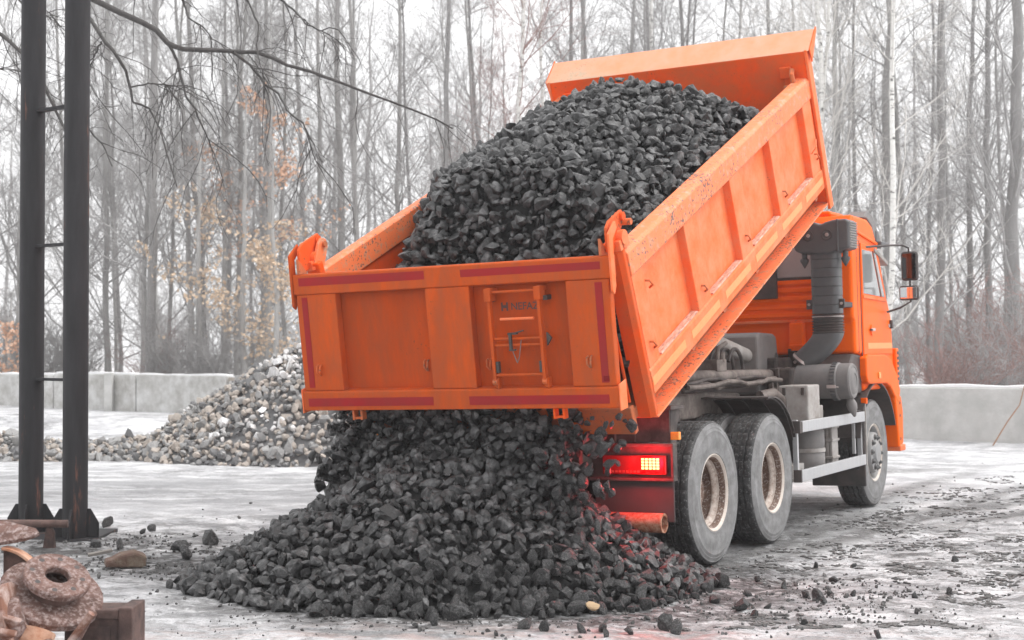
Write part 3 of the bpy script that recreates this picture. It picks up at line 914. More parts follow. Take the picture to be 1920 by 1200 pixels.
def wheel(x, side, kind):
    y = side * 1.053
    w = empty('wheel', (x, y, 0.5285), truck, (0, 0.35 * x, 0 if side < 0 else math.pi))
    inst('tyre', TYRE, w)
    if kind == 'dual':
        inst('tyre', TYRE, w, (0, 0.335, 0), (0, 0.3, 0))
        inst('wheel_rim', DISH, w)
        inst('rim_flange', LIP, w)
        for k in range(10):
            a = 2 * math.pi * k / 10
            inst('wheel_nut', NUTM, w, (0.165 * math.cos(a), 0.098, 0.165 * math.sin(a)))
    else:
        inst('wheel_rim', FRONT, w)
        inst('rim_flange', LIP, w)
        for k in range(10):
            a = 2 * math.pi * k / 10 + 0.2
            inst('wheel_nut', NUTM, w, (0.155 * math.cos(a), -0.152, 0.155 * math.sin(a)))
            inst('nut_recess', NUT_CUP, w, (0.155 * math.cos(a), -0.1535, 0.155 * math.sin(a)))
    return w


for s in (-1, 1):
    wheel(0.0, s, 'dual')
    wheel(1.32, s, 'dual')
    wheel(4.41, s, 'single')

# ---- chassis
m = MB()
for s in (-1, 1):
    m.box(-1.05, 5.0, s * 0.38, s * 0.46, 0.72, 1.02)
    m.box(-0.95, 2.7, s * 0.37, s * 0.47, 1.022, 1.13)
for x in (-0.9, -0.2, 0.66, 1.6, 2.4, 3.2):
    m.box(x - 0.05, x + 0.05, -0.38, 0.38, 0.78, 0.98)
chassis = m.build('chassis', FRAME, truck, 0.006)
for x in (0.0, 1.32, 4.41):
    mm = MB().tube([(x, -0.85, 0.53), (x, -0.25, 0.53), (x, 0, 0.53), (x, 0.25, 0.53), (x, 0.85, 0.53)], [0.085, 0.09, 0.20 if x < 4 else 0.09, 0.09, 0.085], 16)
    mm.build('axle', FRAME_DARK, chassis)
for s in (-1, 1):
    mm = MB()
    for k in range(6):
        mm.box(0.66 - 0.85 + k * 0.08, 0.66 + 0.85 - k * 0.08, s * 0.50, s * 0.60, 0.66 + k * 0.022, 0.68 + k * 0.022)
    mm.build('leaf_spring', FRAME_DARK, chassis)
    MB().prism([(0.1, 1.022), (0.18, 1.16), (0.72, 1.22), (1.30, 1.235), (2.15, 1.20), (2.35, 1.022)], 'y', s * 0.48, s * 0.62).build('frame_bracket', FRAME, chassis, 0.02)
    MB().prism([(-0.6, 0.95), (-0.55, 1.10), (0.55, 1.14), (0.62, 0.95)], 'y', s * 0.48, s * 0.70).build('frame_bracket', FRAME_DARK, chassis, 0.012)
# hoses, tubes and the tipping ram in the gap below the raised body
MB().tube([(0.6, -0.58, 1.37), (3.25, -0.58, 1.335)], 0.055, 18).build('cross_tube', FRAME, chassis)
mm = MB().prism([(3.02, 1.22), (3.02, 1.40), (3.20, 1.41), (3.34, 1.36), (3.34, 1.28), (3.2, 1.2)], 'y', -0.69, -0.66)
mm.tube([(3.26, -0.72, 1.33), (3.26, -0.55, 1.33)], 0.055, 16)
mm.build('pivot_bracket', FRAME_DARK, chassis, 0.004)
MB().lathe([(0.045, -0.02), (0.075, -0.02), (0.075, 0.02), (0.045, 0.02)], 24, 'x', Matrix.Translation((3.37, -0.66, 1.33)), close=True).build('pivot_collar', STEEL, chassis)
MB().tube([(1.75, -0.40, 1.72), (3.55, -0.40, 1.43)], [0.075, 0.062], 18).build('tipping_ram', LIGHT_GREY, chassis)
MB().tube([(3.40, -0.50, 1.44), (3.30, -0.60, 1.34), (3.02, -0.62, 1.22)], [0.028, 0.022, 0.02], 8).build('ram_strut', FRAME, chassis)
rh = random.Random(4)
for k in range(5):
    pts = [(0.7 + t * 0.27, -0.66 - 0.03 * k % 0.1 + rh.uniform(-.03, .03), 1.27 + rh.uniform(-.025, .03) + 0.01 * k) for t in range(9)]
    MB().tube(pts, 0.016 + 0.004 * (k % 2), 8).build('air_hose', FRAME if k % 2 else FRAME_DARK, chassis)
for k in range(3):
    c = Vector((2.05 + 0.1 * k, -0.45, 1.36))
    MB().tube([c + Vector((0.20 * math.cos(a), -0.10 * k / 2, 0.23 * math.sin(a))) for a in np.linspace(0.0, 2.6, 10)], 0.017, 8).build('air_hose', FRAME_DARK, chassis)
mm = MB().box(1.62, 1.85, -0.62, -0.48, 1.40, 1.50).tube([(1.68, -0.6, 1.50), (1.70, -0.6, 1.60), (1.95, -0.58, 1.64)], 0.02, 8).tube([(1.78, -0.6, 1.48), (1.80, -0.6, 1.56)], 0.028, 10)
mm.build('hydraulic_valve', FRAME, chassis, 0.005)
MB().lathe([(0.05, -0.018), (0.085, -0.018), (0.085, 0.018), (0.05, 0.018)], 18, 'y', Matrix.Translation((2.78, -0.72, 1.25)), close=True).build('hose_clamp', FRAME, chassis)
MB().prism([(2.95, 1.16), (2.95, 1.70), (3.02, 1.74), (3.42, 1.73), (3.50, 1.70), (3.60, 1.16)], 'y', -0.52, 0.55).build('engine_cover', PLASTIC_DUST, chassis, 0.025)
MB().lathe([(0.0, -0.002), (0.045, -0.002), (0.05, 0.004)], 18, 'y', Matrix.Translation((3.47, -0.522, 1.50))).build('cover_hole', BLACK, chassis)
MB().box(3.2, 5.05, -0.62, 0.62, 0.60, 1.50).build('engine_block', FRAME_DARK, chassis, 0.03)
# mud guard in front of the middle wheel and the plates behind the rear wheel
for s in (-1, 1):
    arc_o = [(1.32 + 0.665 * math.cos(a), 0.53 + 0.665 * math.sin(a)) for a in np.linspace(R(8), R(98), 12)]
    arc_i = [(1.32 + 0.652 * math.cos(a), 0.53 + 0.652 * math.sin(a)) for a in np.linspace(R(98), R(8), 12)]
    mg = MB().prism(arc_o + arc_i, 'y', s * 1.20, s * 0.50)
    for y in (0.56, 0.72, 0.88, 1.04, 1.17):
        ai = [(1.32 + 0.640 * math.cos(a), 0.53 + 0.640 * math.sin(a)) for a in np.linspace(R(96), R(10), 12)]
        ao = [(1.32 + 0.653 * math.cos(a), 0.53 + 0.653 * math.sin(a)) for a in np.linspace(R(10), R(96), 12)]
        mg.prism(ai + ao, 'y', s * (y - 0.006), s * (y + 0.006))
    mg.build('mud_guard', BLACK, chassis)
    MB().prism([(-0.62, 1.165), (-0.80, 1.19), (-0.84, 0.74), (-0.74, 0.69), (-0.70, 1.05)], 'y', s * 1.17, s * 1.195).build('guard_plate', FRAME_DARK, chassis, 0.004)
    MB().box(-0.82, -0.80, s * 0.62, s * 1.19, 0.95, 1.17).build('guard_board', FRAME_DARK, chassis, 0.004)
    for y in (0.78, 0.93):
        MB().box(-0.832, -0.822, s * (y - 0.006), s * (y + 0.006), 0.95, 1.14).build('board_rib', FRAME, chassis)
    MB().box(-0.86, -0.62, s * 0.58, s * 1.22, 1.172, 1.20).build('guard_shelf', FRAME_DARK, chassis, 0.004)
    MB().box(-0.845, -0.83, s * 0.62, s * 1.22, 0.40, 0.70).build('mud_flap', FLAP, chassis, 0.004)
MB().box(-1.04, -0.98, -0.60, 0.60, 0.70, 1.08).build('rear_crossmember', FRAME_DARK, chassis, 0.008)
mm = MB().tube([(-0.90, 1.17, 0.40), (-0.90, -1.165, 0.40)], 0.068, 24, caps=False)
mm.tube([(-0.90, 1.17, 0.40), (-0.90, -1.165, 0.40)], 0.050, 24, caps=False)
mm.lathe([(0.050, -1.1655), (0.068, -1.1655)], 24, 'y', Matrix.Translation((-0.90, 0, 0.40)))
mm.build('underrun_pipe', PIPE_RUST, truck)
for s in (-1, 1):
    h = MB().box(-0.90, -0.825, s * 0.60, s * 1.245, 0.92, 0.945).box(-0.90, -0.825, s * 0.60, s * 1.245, 0.685, 0.705).box(-0.845, -0.826, s * 0.60, s * 1.245, 0.705, 0.92)
    h.box(-0.90, -0.83, s * 1.225, s * 1.245, 0.705, 0.92)
    h = h.build('tail_lamp', FRAME_DARK, truck, 0.004)
    MB().box(-0.885, -0.8455, s * 0.70, s * 1.185, 0.728, 0.862).build('lamp_lens', LENS_RED, h, 0.008)
    mm = MB()
    for k in range(10):
        mm.box(-0.8885, -0.8855, s * (0.715 + k * 0.028), s * (0.733 + k * 0.028), 0.742, 0.757)
    mm.build('reflector_row', LENS_DIM, h)
    MB().box(-0.8875, -0.8855, s * 0.990, s * 1.145, 0.760, 0.848).build('stop_lamp', LENS_RED, h)
    mm = MB()
    for i in range(5):
        for j in range(4):
            mm.box(-0.8915, -0.888, s * (1.002 + i * 0.028), s * (1.0215 + i * 0.028), 0.766 + j * 0.0205, 0.7800 + j * 0.0205)
    mm.build('led_cluster', LED if s < 0 else LENS_DIM, h)
    if s < 0:
        for (y, z, e) in ((-1.07, 0.80, 6.0),):
            ld = bpy.data.lights.new('stop_lamp_light', 'POINT')
            ld.energy = e
            ld.color = (1.0, 0.004, 0.012)
            ld.shadow_soft_size = 0.05
            lo = bpy.data.objects.new('stop_lamp_light', ld)
            link(lo, h)
            lo.location = (-0.985, y, z)
    MB().box(-0.835, -0.79, s * 1.20, s * 1.262, 0.965, 1.02).build('side_marker', AMBER, truck, 0.005)

# ---- side guard, boxes and tanks between the axles
sg = MB().box(1.90, 3.90, -1.245, -1.215, 0.862, 0.958).build('side_guard', ALU, truck, 0.005)
MB().box(1.90, 3.90, -1.245, -1.215, 0.447, 0.545).build('guard_rail', ALU, sg, 0.005)
for x in (1.90, 3.865):
    MB().box(x, x + 0.035, -1.213, -1.17, 0.44, 0.97).build('guard_post', ALU, sg, 0.003)
    MB().box(x - 0.012, x + 0.05, -1.2485, -1.2465, 0.862, 0.958).build('rail_end', FRAME_DARK, sg) if x < 2 else None
for x in (1.885, ):
    for z0, z1 in ((0.858, 0.962), (0.443, 0.549)):
        MB().box(x - 0.012, x + 0.014, -1.25, -1.18, z0, z1).build('rail_end', BLACK, sg, 0.003)
for x in (3.72, ):
    MB().box(x, x + 0.03, -1.19, -1.16, 0.56, 0.85).build('guard_post', ALU, sg, 0.003)
MB().box(3.94, 3.965, -1.24, -1.21, 0.44, 1.08).build('guard_post', LIGHT_GREY, sg, 0.003)
MB().box(3.93, 3.975, -1.255, -1.20, 1.03, 1.085).build('side_marker', ORANGE_CAB, sg, 0.004)
MB().box(3.90, 3.925, -1.235, -0.70, 0.235, 1.00).build('splash_flap', BLACK, truck, 0.02)
bb = MB().box(2.28, 2.62, -1.20, -0.93, 0.88, 1.255).build('battery_box', LIGHT_GREY, truck, 0.015)
for y in (-1.155, -0.985):
    MB().box(2.262, 2.279, y - 0.014, y + 0.014, 1.17, 1.235).build('box_latch', BLACK, bb, 0.003)
MB().tube([(2.0, -0.86, 1.17), (2.15, -0.93, 1.19), (2.26, -0.96, 1.13), (2.27, -0.96, 0.98)], 0.05, 12).build('intake_elbow', FRAME, truck)
tk = MB().lathe([(0.0, 0.44), (0.10, 0.44), (0.155, 0.47), (0.172, 0.53), (0.172, 0.63), (0.160, 0.655), (0.160, 0.675), (0.172, 0.70), (0.172, 0.82), (0.155, 0.86), (0.10, 0.885), (0.0, 0.89)], 28, 'z',
                Matrix.Translation((2.72, -1.02, 0))).build('fluid_tank', PLASTIC_DUST, truck)
MB().lathe([(0.166, 0.648), (0.178, 0.648), (0.178, 0.682), (0.166, 0.682)], 28, 'z', Matrix.Translation((2.72, -1.02, 0)), close=True).build('tank_strap', LIGHT_GREY, tk)
MB().tube([(2.74, -1.06, 0.89), (2.72, -1.09, 0.965)], 0.055, 18).build('tank_cap', BLACK, tk)
mm = MB().box(3.22, 3.40, -1.12, -0.98, 0.44, 0.90)
for k in range(4):
    mm.box(3.205, 3.219, -1.122 + k * 0.037, -1.100 + k * 0.037, 0.47, 0.88)
for z in (0.56, 0.72, 0.84):
    mm.box(3.19, 3.415, -1.132, -0.97, z - 0.012, z + 0.012)
mm.build('ribbed_box', LIGHT_GREY, truck, 0.004)
mm = MB().box(2.10, 2.42, -1.10, -0.86, 0.46, 0.57)
for k in range(7):
    mm.box(2.08, 2.44, -1.11 + k * 0.036, -1.09 + k * 0.036, 0.425, 0.459)
mm.build('muffler_box', LIGHT_GREY, truck, 0.006)
MB().box(2.2, 3.9, -0.86, -0.5, 0.35, 0.98).build('underbody_tank', FRAME_DARK, truck, 0.03)
mm = MB().box(2.66, 2.90, -1.14, -0.95, 0.93, 1.06).tube([(2.66, -1.05, 1.0), (2.60, -1.05, 1.0)], 0.045, 12)
mm.build('air_valve', LIGHT_GREY, truck, 0.008)

# ---- air filter and snorkel
fx, fz = 3.28, 1.265
fl = MB().lathe([(0.0, -0.78), (0.12, -0.785), (0.160, -0.80), (0.163, -1.13), (0.172, -1.135), (0.175, -1.19), (0.166, -1.20), (0.166, -1.31), (0.155, -1.325), (0.135, -1.327), (0.128, -1.322), (0.10, -1.335), (0.07, -1.336), (0.066, -1.33), (0.0, -1.33)], 48, 'y',
                Matrix.Translation((fx, 0, fz))).build('air_filter', PLASTIC_DUST, truck)
mm = MB()
for k in range(30):
    a = 2 * math.pi * k / 30
    mm.box(-0.006, 0.006, -1.185, -1.14, 0.174, 0.181, Matrix.Translation((fx, 0, fz)) @ Matrix.Rotation(a, 4, 'Y'))
mm.build('filter_clamp', PLASTIC, fl)
mm = MB().box(fx - 0.19, fx - 0.16, -1.20, -1.12, fz - 0.06, fz - 0.03).tube([(fx - 0.18, -1.13, fz - 0.04), (fx - 0.185, -1.23, fz - 0.05)], 0.006, 6)
mm.build('clamp_latch', STEEL, fl)
MB().lathe([(0.0, -0.20), (0.012, -0.195), (0.045, -0.12), (0.05, -0.08), (0.035, -0.03), (0.028, 0.02)], 16, 'z', Matrix.Translation((fx + 0.02, -1.27, fz - 0.14)) @ Matrix.Rotation(R(-14), 4, 'X')).build('dust_valve', PLASTIC_DUST, fl)
MB().box(3.05, 3.55, -0.80, -0.55, 0.98, 1.40).build('filter_mount', FRAME_DARK, fl, 0.02)


def sx(y, z, hw, hd, n=8, x=3.40, k=4):
    """Rounded-rectangle ring in the horizontal plane, half width hw along y and half depth hd along x."""
    out = []
    for i in range(32):
        a = 2 * math.pi * i / 32
        c, s_ = math.cos(a), math.sin(a)
        p = 2.0 / k
        out.append((x + hd * math.copysign(abs(c) ** p, c), y + hw * math.copysign(abs(s_) ** p, s_), z))
    return out


def loft(rings, name, m, parent, angle=30):
    b = MB()
    n = len(rings[0])
    vs = [p for r_ in rings for p in r_]
    fs = [(i * n + k, i * n + (k + 1) % n, (i + 1) * n + (k + 1) % n, (i + 1) * n + k) for i in range(len(rings) - 1) for k in range(n)]
    fs += [list(range(n))[::-1], list(range((len(rings) - 1) * n, len(rings) * n))]
    b.add(vs, fs, True)
    return b.build(name, m, parent, angle=angle)


yc = -1.062
rings = []
for k in range(7):                                     # smooth upper pipe with moulded seams
    z0, z1 = 1.895 + k * 0.086, 1.895 + (k + 1) * 0.086
    rings += [sx(yc, z0 + 0.001, .131, .10), sx(yc, z0 + 0.005, .136, .105), sx(yc, z1 - 0.005, .136, .105), sx(yc, z1 - 0.001, .131, .10)]
sn = loft(rings, 'air_snorkel', PLASTIC, truck)
rings = []
for k in range(7):                                     # corrugated sleeve
    z = 1.715 + k * 0.026
    rings += [sx(yc, z, .128, .10), sx(yc, z + 0.007, .142, .112), sx(yc, z + 0.014, .142, .112), sx(yc, z + 0.02, .128, .10)]
loft(rings, 'bellows', BLACK, sn)
MB().add(sx(yc, 1.868, .139, .108) + sx(yc, 1.884, .139, .108), [(k, (k + 1) % 32, 32 + (k + 1) % 32, 32 + k) for k in range(32)], True).build('hose_band', STEEL, sn)
rings = []
for t in np.linspace(0, 1, 12):
    y = yc + 0.25 * (t ** 1.6)
    z = 1.715 - 0.27 * t
    r_ = 0.138 - 0.036 * t
    tilt = 0.75 * min(1, t * 1.5)
    rg = sx(0, 0, r_, r_ * 0.82, x=0, k=4 - 1.8 * t)
    rings.append([(3.40 - 0.08 * t + p[0], y + p[1] * math.cos(tilt), z + p[1] * math.sin(tilt)) for p in rg])
loft(rings, 'elbow', PLASTIC, sn, 60)
MB().add([(p[0] * 1.0, p[1], p[2] + 0.002) for p in [(3.33 + 0.094 * math.cos(a), yc + 0.225 + 0.112 * math.sin(a) * 0.75, 1.475 + 0.112 * math.sin(a) * 0.62) for a in np.linspace(0, 2 * math.pi, 25)[:-1]]] +
         [(3.325 + 0.094 * math.cos(a), yc + 0.24 + 0.112 * math.sin(a) * 0.75, 1.458 + 0.112 * math.sin(a) * 0.62) for a in np.linspace(0, 2 * math.pi, 25)[:-1]],
         [(k, (k + 1) % 24, 24 + (k + 1) % 24, 24 + k) for k in range(24)], True).build('hose_band', STEEL, sn)
head = [(-1.325, 2.50), (-1.325, 2.745), (-1.30, 2.775), (-1.17, 2.772), (-1.10, 2.755), (-1.05, 2.735), (-0.995, 2.760), (-0.93, 2.775), (-0.83, 2.765), (-0.79, 2.73), (-0.785, 2.55), (-0.80, 2.50), (-0.86, 2.47), (-0.95, 2.475), (-1.0, 2.455), (-1.13, 2.455), (-1.19, 2.475)]
MB().prism(head, 'x', 3.27, 3.55).build('intake_head', PLASTIC, sn, 0.022, 3)
MB().prism([(-1.205, 2.47), (-1.225, 2.47), (-1.225, 2.776), (-1.205, 2.777)], 'x', 3.262, 3.555).build('head_seam', PLASTIC, sn, 0.006)
for y in (-0.935, -1.115):
    MB().lathe([(0.052, -0.004), (0.047, -0.008), (0.040, 0.002), (0.030, 0.02), (0.0, 0.02)], 20, 'x', Matrix.Translation((3.2685, y, 2.635))).build('bolt_recess', BLACK, sn)
    MB().lathe([(0.0, -0.010), (0.014, -0.010), (0.018, -0.004), (0.018, 0.015)], 14, 'x', Matrix.Translation((3.27, y, 2.635))).build('bolt', STEEL, sn)
mm = MB()
for i in range(7):
    for j in range(11):
        zz, xx = 2.51 + j * 0.023, 3.29 + i * 0.036 + (0.018 if j % 2 else 0)
        mm.box(xx, xx + 0.02, -1.334, -1.3255, zz, zz + 0.011)
gm = mm.build('intake_grille', LIGHT_GREY, sn)
gm['kind'] = 'stuff'
for y in (-0.86, -1.255):
    MB().lathe([(0.0, -0.085), (0.006, -0.08), (0.04, -0.02), (0.042, 0.0), (0.026, 0.012), (0.026, 0.06)], 14, 'z', Matrix.Translation((3.38, y, 2.42))).build('drain_valve', PLASTIC, sn)
for y in (-0.905, -1.215):
    MB().box(3.33, 3.36, y - 0.028, y + 0.028, 1.945, 2.035).build('mount_bracket', BLACK, sn, 0.008)
    MB().lathe([(0.0, -0.012), (0.012, -0.012), (0.014, 0.0)], 10, 'x', Matrix.Translation((3.33, y, 1.99))).build('bolt', STEEL, sn)
MB().box(3.44, 3.76, -1.20, -0.92, 1.96, 2.01).build('mount_bracket', BLACK, sn, 0.004)

# ---- cab
prof = [(3.80, 1.52), (3.80, 1.82), (3.75, 1.86), (3.75, 2.78), (3.83, 2.86), (4.36, 2.85), (4.54, 2.79), (4.68, 2.64), (5.05, 2.03), (5.15, 1.88), (5.22, 1.25), (5.22, 1.15), (4.05, 1.15), (4.05, 1.50)]
cab = MB().prism(prof, 'y', -1.205, 1.205).build('cab', ORANGE_CAB, truck, 0.045, 3)
MB().box(3.86, 4.34, -0.98, 0.98, 2.855, 2.915).build('roof_hatch', ORANGE_CAB, cab, 0.035, 3)
MB().prism([(3.90, 2.69), (4.66, 2.60), (4.67, 2.63), (3.90, 2.72)], 'y', -1.222, -1.20).build('roof_gutter', ORANGE_CAB, cab, 0.008)
for s in (-1, 1):
    dr = MB().prism([(4.045, 1.50), (4.045, 2.60), (4.64, 2.585), (4.95, 2.07), (5.09, 1.88), (5.13, 1.50)], 'y', s * 1.199, s * 1.218).build('cab_door', ORANGE_CAB, cab, 0.012, 3)
    MB().prism([(4.015, 1.48), (4.015, 2.62), (4.036, 2.62), (4.036, 1.48)], 'y', s * 1.200, s * 1.2075).build('door_seam', BLACK, cab)
    MB().prism([(3.915, 1.52), (3.915, 2.66), (3.925, 2.66), (3.925, 1.52)], 'y', s * 1.200, s * 1.2070).build('panel_seam', BLACK, cab)
    MB().prism([(4.085, 2.10), (4.075, 2.535), (4.43, 2.53), (4.70, 2.085)], 'y', s * 1.212, s * 1.2215).build('door_window', GLASS, cab, 0.006)
    MB().prism([(4.765, 2.085), (4.50, 2.525), (4.575, 2.52), (4.875, 2.08)], 'y', s * 1.212, s * 1.2215).build('quarter_window', GLASS, cab, 0.006)
    MB().prism([(4.715, 2.08), (4.45, 2.535), (4.475, 2.535), (4.745, 2.08)], 'y', s * 1.212, s * 1.2235).build('window_divider', BLACK, cab, 0.003)
    MB().prism([(4.06, 2.055), (4.06, 2.090), (4.90, 2.068), (4.92, 2.035)], 'y', s * 1.212, s * 1.229).build('window_ledge', ORANGE_SIDE, cab, 0.006)
    MB().box(4.19, 5.10, s * 1.217, s * 1.2196, 1.560, 1.617).build('reflective_tape', YEL_TAPE, cab)
    hd = MB().lathe([(0.055, 0.0), (0.052, -0.012), (0.0, -0.012)], 20, 'y', Matrix.Translation((4.34, s * 1.218, 1.745)) if s < 0 else Matrix.Translation((4.34, s * 1.218, 1.745)) @ Matrix.Rotation(math.pi, 4, 'Z')).build('handle_cup', ORANGE_CAB, cab)
    MB().box(4.27, 4.40, s * 1.225, s * 1.243, 1.735, 1.762).build('door_handle', STEEL, cab, 0.006)
    MB().lathe([(0.0, -0.02), (0.012, -0.02), (0.012, 0.02)], 10, 'x', Matrix.Translation((4.27, s * 1.235, 1.748))).build('door_lock', BLACK, cab)
    # arch, bumper corner, louvred corner panel
    fen = [(3.98, 1.30), (3.98, 1.475), (4.06, 1.505), (4.70, 1.50), (4.93, 1.44), (5.12, 1.30), (5.25, 1.12), (5.16, 0.98), (5.05, 1.05), (4.86, 1.17), (4.72, 1.205), (4.10, 1.215), (4.02, 1.235)]
    MB().prism(fen, 'y', s * 1.09, s * 1.255).build('fender', ORANGE_CAB, cab, 0.018, 3)
    arc_o = [(4.41 + 0.70 * math.cos(a), 0.53 + 0.70 * math.sin(a)) for a in np.linspace(R(20), R(165), 16)]
    arc_i = [(4.41 + 0.685 * math.cos(a), 0.53 + 0.685 * math.sin(a)) for a in np.linspace(R(165), R(20), 16)]
    MB().prism(arc_o + arc_i, 'y', s * 1.24, s * 0.58).build('arch_liner', BLACK, cab)
    MB().box(4.385, 4.455, s * 1.255, s * 1.268, 1.262, 1.325).build('side_indicator', AMBER, cab, 0.008)
    lv = MB().box(5.19, 5.30, s * 1.11, s * 1.235, 1.20, 1.56).build('corner_panel', ORANGE_CAB, cab, 0.015)
    for k in range(6):
        MB().box(5.225, 5.285, s * 1.233, s * 1.239, 1.225 + k * 0.054, 1.255 + k * 0.054).build('louvre_slot', BLACK, cab)
    # mirrors
    mr = MB().tube([(4.22, s * 1.21, 2.565), (4.70, s * 1.30, 2.60), (4.92, s * 1.40, 2.61), (4.96, s * 1.455, 2.58), (4.965, s * 1.46, 2.50), (4.965, s * 1.46, 2.03), (4.93, s * 1.36, 1.97), (4.90, s * 1.23, 1.93)], 0.011, 8).build('mirror_arm', BLACK, cab)
    MB().box(4.945, 5.02, s * 1.375, s * 1.545, 2.245, 2.545).build('mirror', BLACK, cab, 0.03, 3)
    MB().box(4.941, 4.9445, s * 1.392, s * 1.528, 2.268, 2.522).build('mirror_glass', MIRROR_DARK, cab, 0.001)
    MB().box(4.945, 5.01, s * 1.345, s * 1.545, 2.045, 2.195).build('wide_mirror', BLACK, cab, 0.028, 3)
    MB().box(4.941, 4.9445, s * 1.362, s * 1.528, 2.063, 2.178).build('mirror_glass', MIRROR, cab, 0.001)
    MB().box(5.03, 5.09, s * 1.207, s * 1.245, 1.765, 1.85).build('mirror_foot', BLACK, cab, 0.006)
    MB().box(4.98, 5.03, s * 1.217, s * 1.226, 1.775, 1.81).build('door_badge', STEEL, cab, 0.002)
    # roof-side deflector and lamp bracket above the windscreen corner
    MB().prism([(4.30, 2.865), (4.42, 2.94), (4.60, 2.91), (4.84, 2.74), (4.97, 2.62), (4.93, 2.585), (4.70, 2.655), (4.56, 2.80), (4.40, 2.862)], 'y', s * 1.02, s * 1.19).build('roof_deflector', PLASTIC_DUST, cab, 0.012)
    mm = MB().box(4.66, 4.98, s * 1.12, s * 1.26, 2.605, 2.645).box(4.70, 4.80, s * 1.14, s * 1.20, 2.64, 2.76)
    mm.build('mirror_bracket', PLASTIC, cab, 0.012)
    MB().prism([(4.50, 2.535), (4.52, 2.57), (5.02, 2.45), (5.00, 2.41)], 'y', s * 1.15, s * 1.235).build('wind_deflector', LIGHT_GREY, cab, 0.006)
MB().prism([(4.42, 2.88), (4.50, 2.90), (4.86, 2.66), (4.84, 2.62)], 'y', -1.05, 1.05).build('sun_visor', PLASTIC, cab, 0.01)
MB().prism([(4.72, 2.605), (4.735, 2.615), (5.085, 2.04), (5.07, 2.03)], 'y', -1.08, 1.08).build('windscreen', GLASS, cab)
MB().prism([(5.04, 1.07), (5.28, 1.06), (5.34, 0.90), (5.32, 0.56), (5.14, 0.53), (5.10, 0.80)], 'y', -1.252, 1.252).build('front_bumper', ORANGE_CAB, cab, 0.02, 3)
MB().box(5.16, 5.37, -1.26, 1.26, 0.49, 0.555).build('bumper_lip', ORANGE_SIDE, cab, 0.012)
for x, z in ((5.21, 0.99), (5.20, 0.86), (5.20, 0.62)):
    MB().lathe([(0.0, -0.003), (0.016, -0.003), (0.02, 0.0)], 12, 'y', Matrix.Translation((x, -1.2535, z))).build('bumper_hole', BLACK, cab)
for k, z in enumerate((1.885, 1.965, 2.045, 2.125, 2.20)):
    MB().box(3.725, 3.752, -1.06, 1.06, z, z + 0.048).build('pressed_rib', ORANGE_CAB, cab, 0.012, 3)
MB().box(3.738, 3.762, -1.10, 1.10, 1.835, 1.862).build('cab_ledge', ORANGE_SIDE, cab, 0.006)
MB().box(3.735, 3.755, -0.95, -0.02, 2.275, 2.72).build('rear_window', GLASS_REAR, cab, 0.008)
MB().prism([(-0.99, 2.25), (0.0, 2.25), (0.0, 2.275), (-0.95, 2.275), (-0.95, 2.72), (-0.99, 2.74)], 'x', 3.730, 3.755).build('window_seal', BLACK, cab, 0.004)
MB().box(3.68, 3.735, -0.47, 0.50, 2.075, 2.66).build('bulkhead_grille', BLACK, cab, 0.006)
mm = MB().prism([(3.70, 1.83), (3.79, 1.84), (3.79, 1.62), (3.72, 1.58), (3.68, 1.60)], 'y', -0.72, -0.58)
mm.box(3.66, 3.76, -0.74, -0.58, 1.53, 1.62)
mm.build('cab_hinge', ORANGE_CAB, cab, 0.012)
mm = MB().box(3.62, 3.66, -0.72, -0.60, 1.32, 1.56).box(3.64, 3.80, -0.74, -0.71, 1.32, 1.58).box(3.64, 3.80, -0.61, -0.58, 1.32, 1.58)
mm.build('cab_mount', FRAME_DARK, cab, 0.006)
for y, z in ((-0.655, 1.52), (-0.655, 1.45), (-0.69, 1.38)):
    MB().lathe([(0.0, -0.01), (0.014, -0.01), (0.016, 0.0)], 8, 'x', Matrix.Translation((3.62, y, z))).build('bolt', STEEL, cab)
MB().prism([(3.62, 1.13), (3.62, 1.40), (3.78, 1.515), (4.03, 1.50), (4.03, 1.13)], 'y', -1.19, -0.80).build('cab_underlining', BLACK, cab, 0.02)

# ------------------------------------------------------------------ steel post by the yard edge
def steel_post():
    px, py = -3.64, 12.5
    t = empty('steel_post', (px, py, 0))
    tag(t, 'tall dark steel post of two round tubes joined by short bars, rust along its edges', 'post')
    dx, dy = -0.49, 0.38
    for k in range(2):
        MB().tube([(dx * k, dy * k, 0.0), (dx * k, dy * k, 3.2), (dx * k + 0.01, dy * k, 6.6)], 0.103, 28).build('tube', POST, t)
    for z in (1.32, 2.46, 3.62, 4.9, 6.0):
        MB().box(-0.32, 0.32, -0.035, 0.035, z - 0.012, z + 0.012, Matrix.Translation((dx / 2, dy / 2, 0)) @ Matrix.Rotation(math.atan2(dy, dx), 4, 'Z')).build('tie_bar', POST, t, 0.003)
    MB().box(-0.78, 0.20, -0.20, 0.60, -0.05, 0.012).build('base_plate', POST, t, 0.004)
    for k, (ox, oy) in enumerate(((0, 0), (dx, dy))):
        for sgn in (-1, 1):
            MB().prism([(0.09 * sgn, 0.012), (0.20 * sgn, 0.012), (0.20 * sgn, 0.13), (0.13 * sgn, 0.25), (0.09 * sgn, 0.25)], 'y', oy - 0.008, oy + 0.008, Matrix.Translation((ox, 0, 0))).build('gusset', POST, t, 0.002)
        MB().prism([(-0.09, 0.012), (-0.19, 0.012), (-0.19, 0.13), (-0.13, 0.25), (-0.09, 0.25)], 'x', ox - 0.008, ox + 0.008, Matrix.Translation((0, oy, 0))).build('gusset', POST, t, 0.002)
    MB().box(-0.75, 0.2, -0.15, 0.5, 6.6, 6.64).build('cap_plate', POST, t)


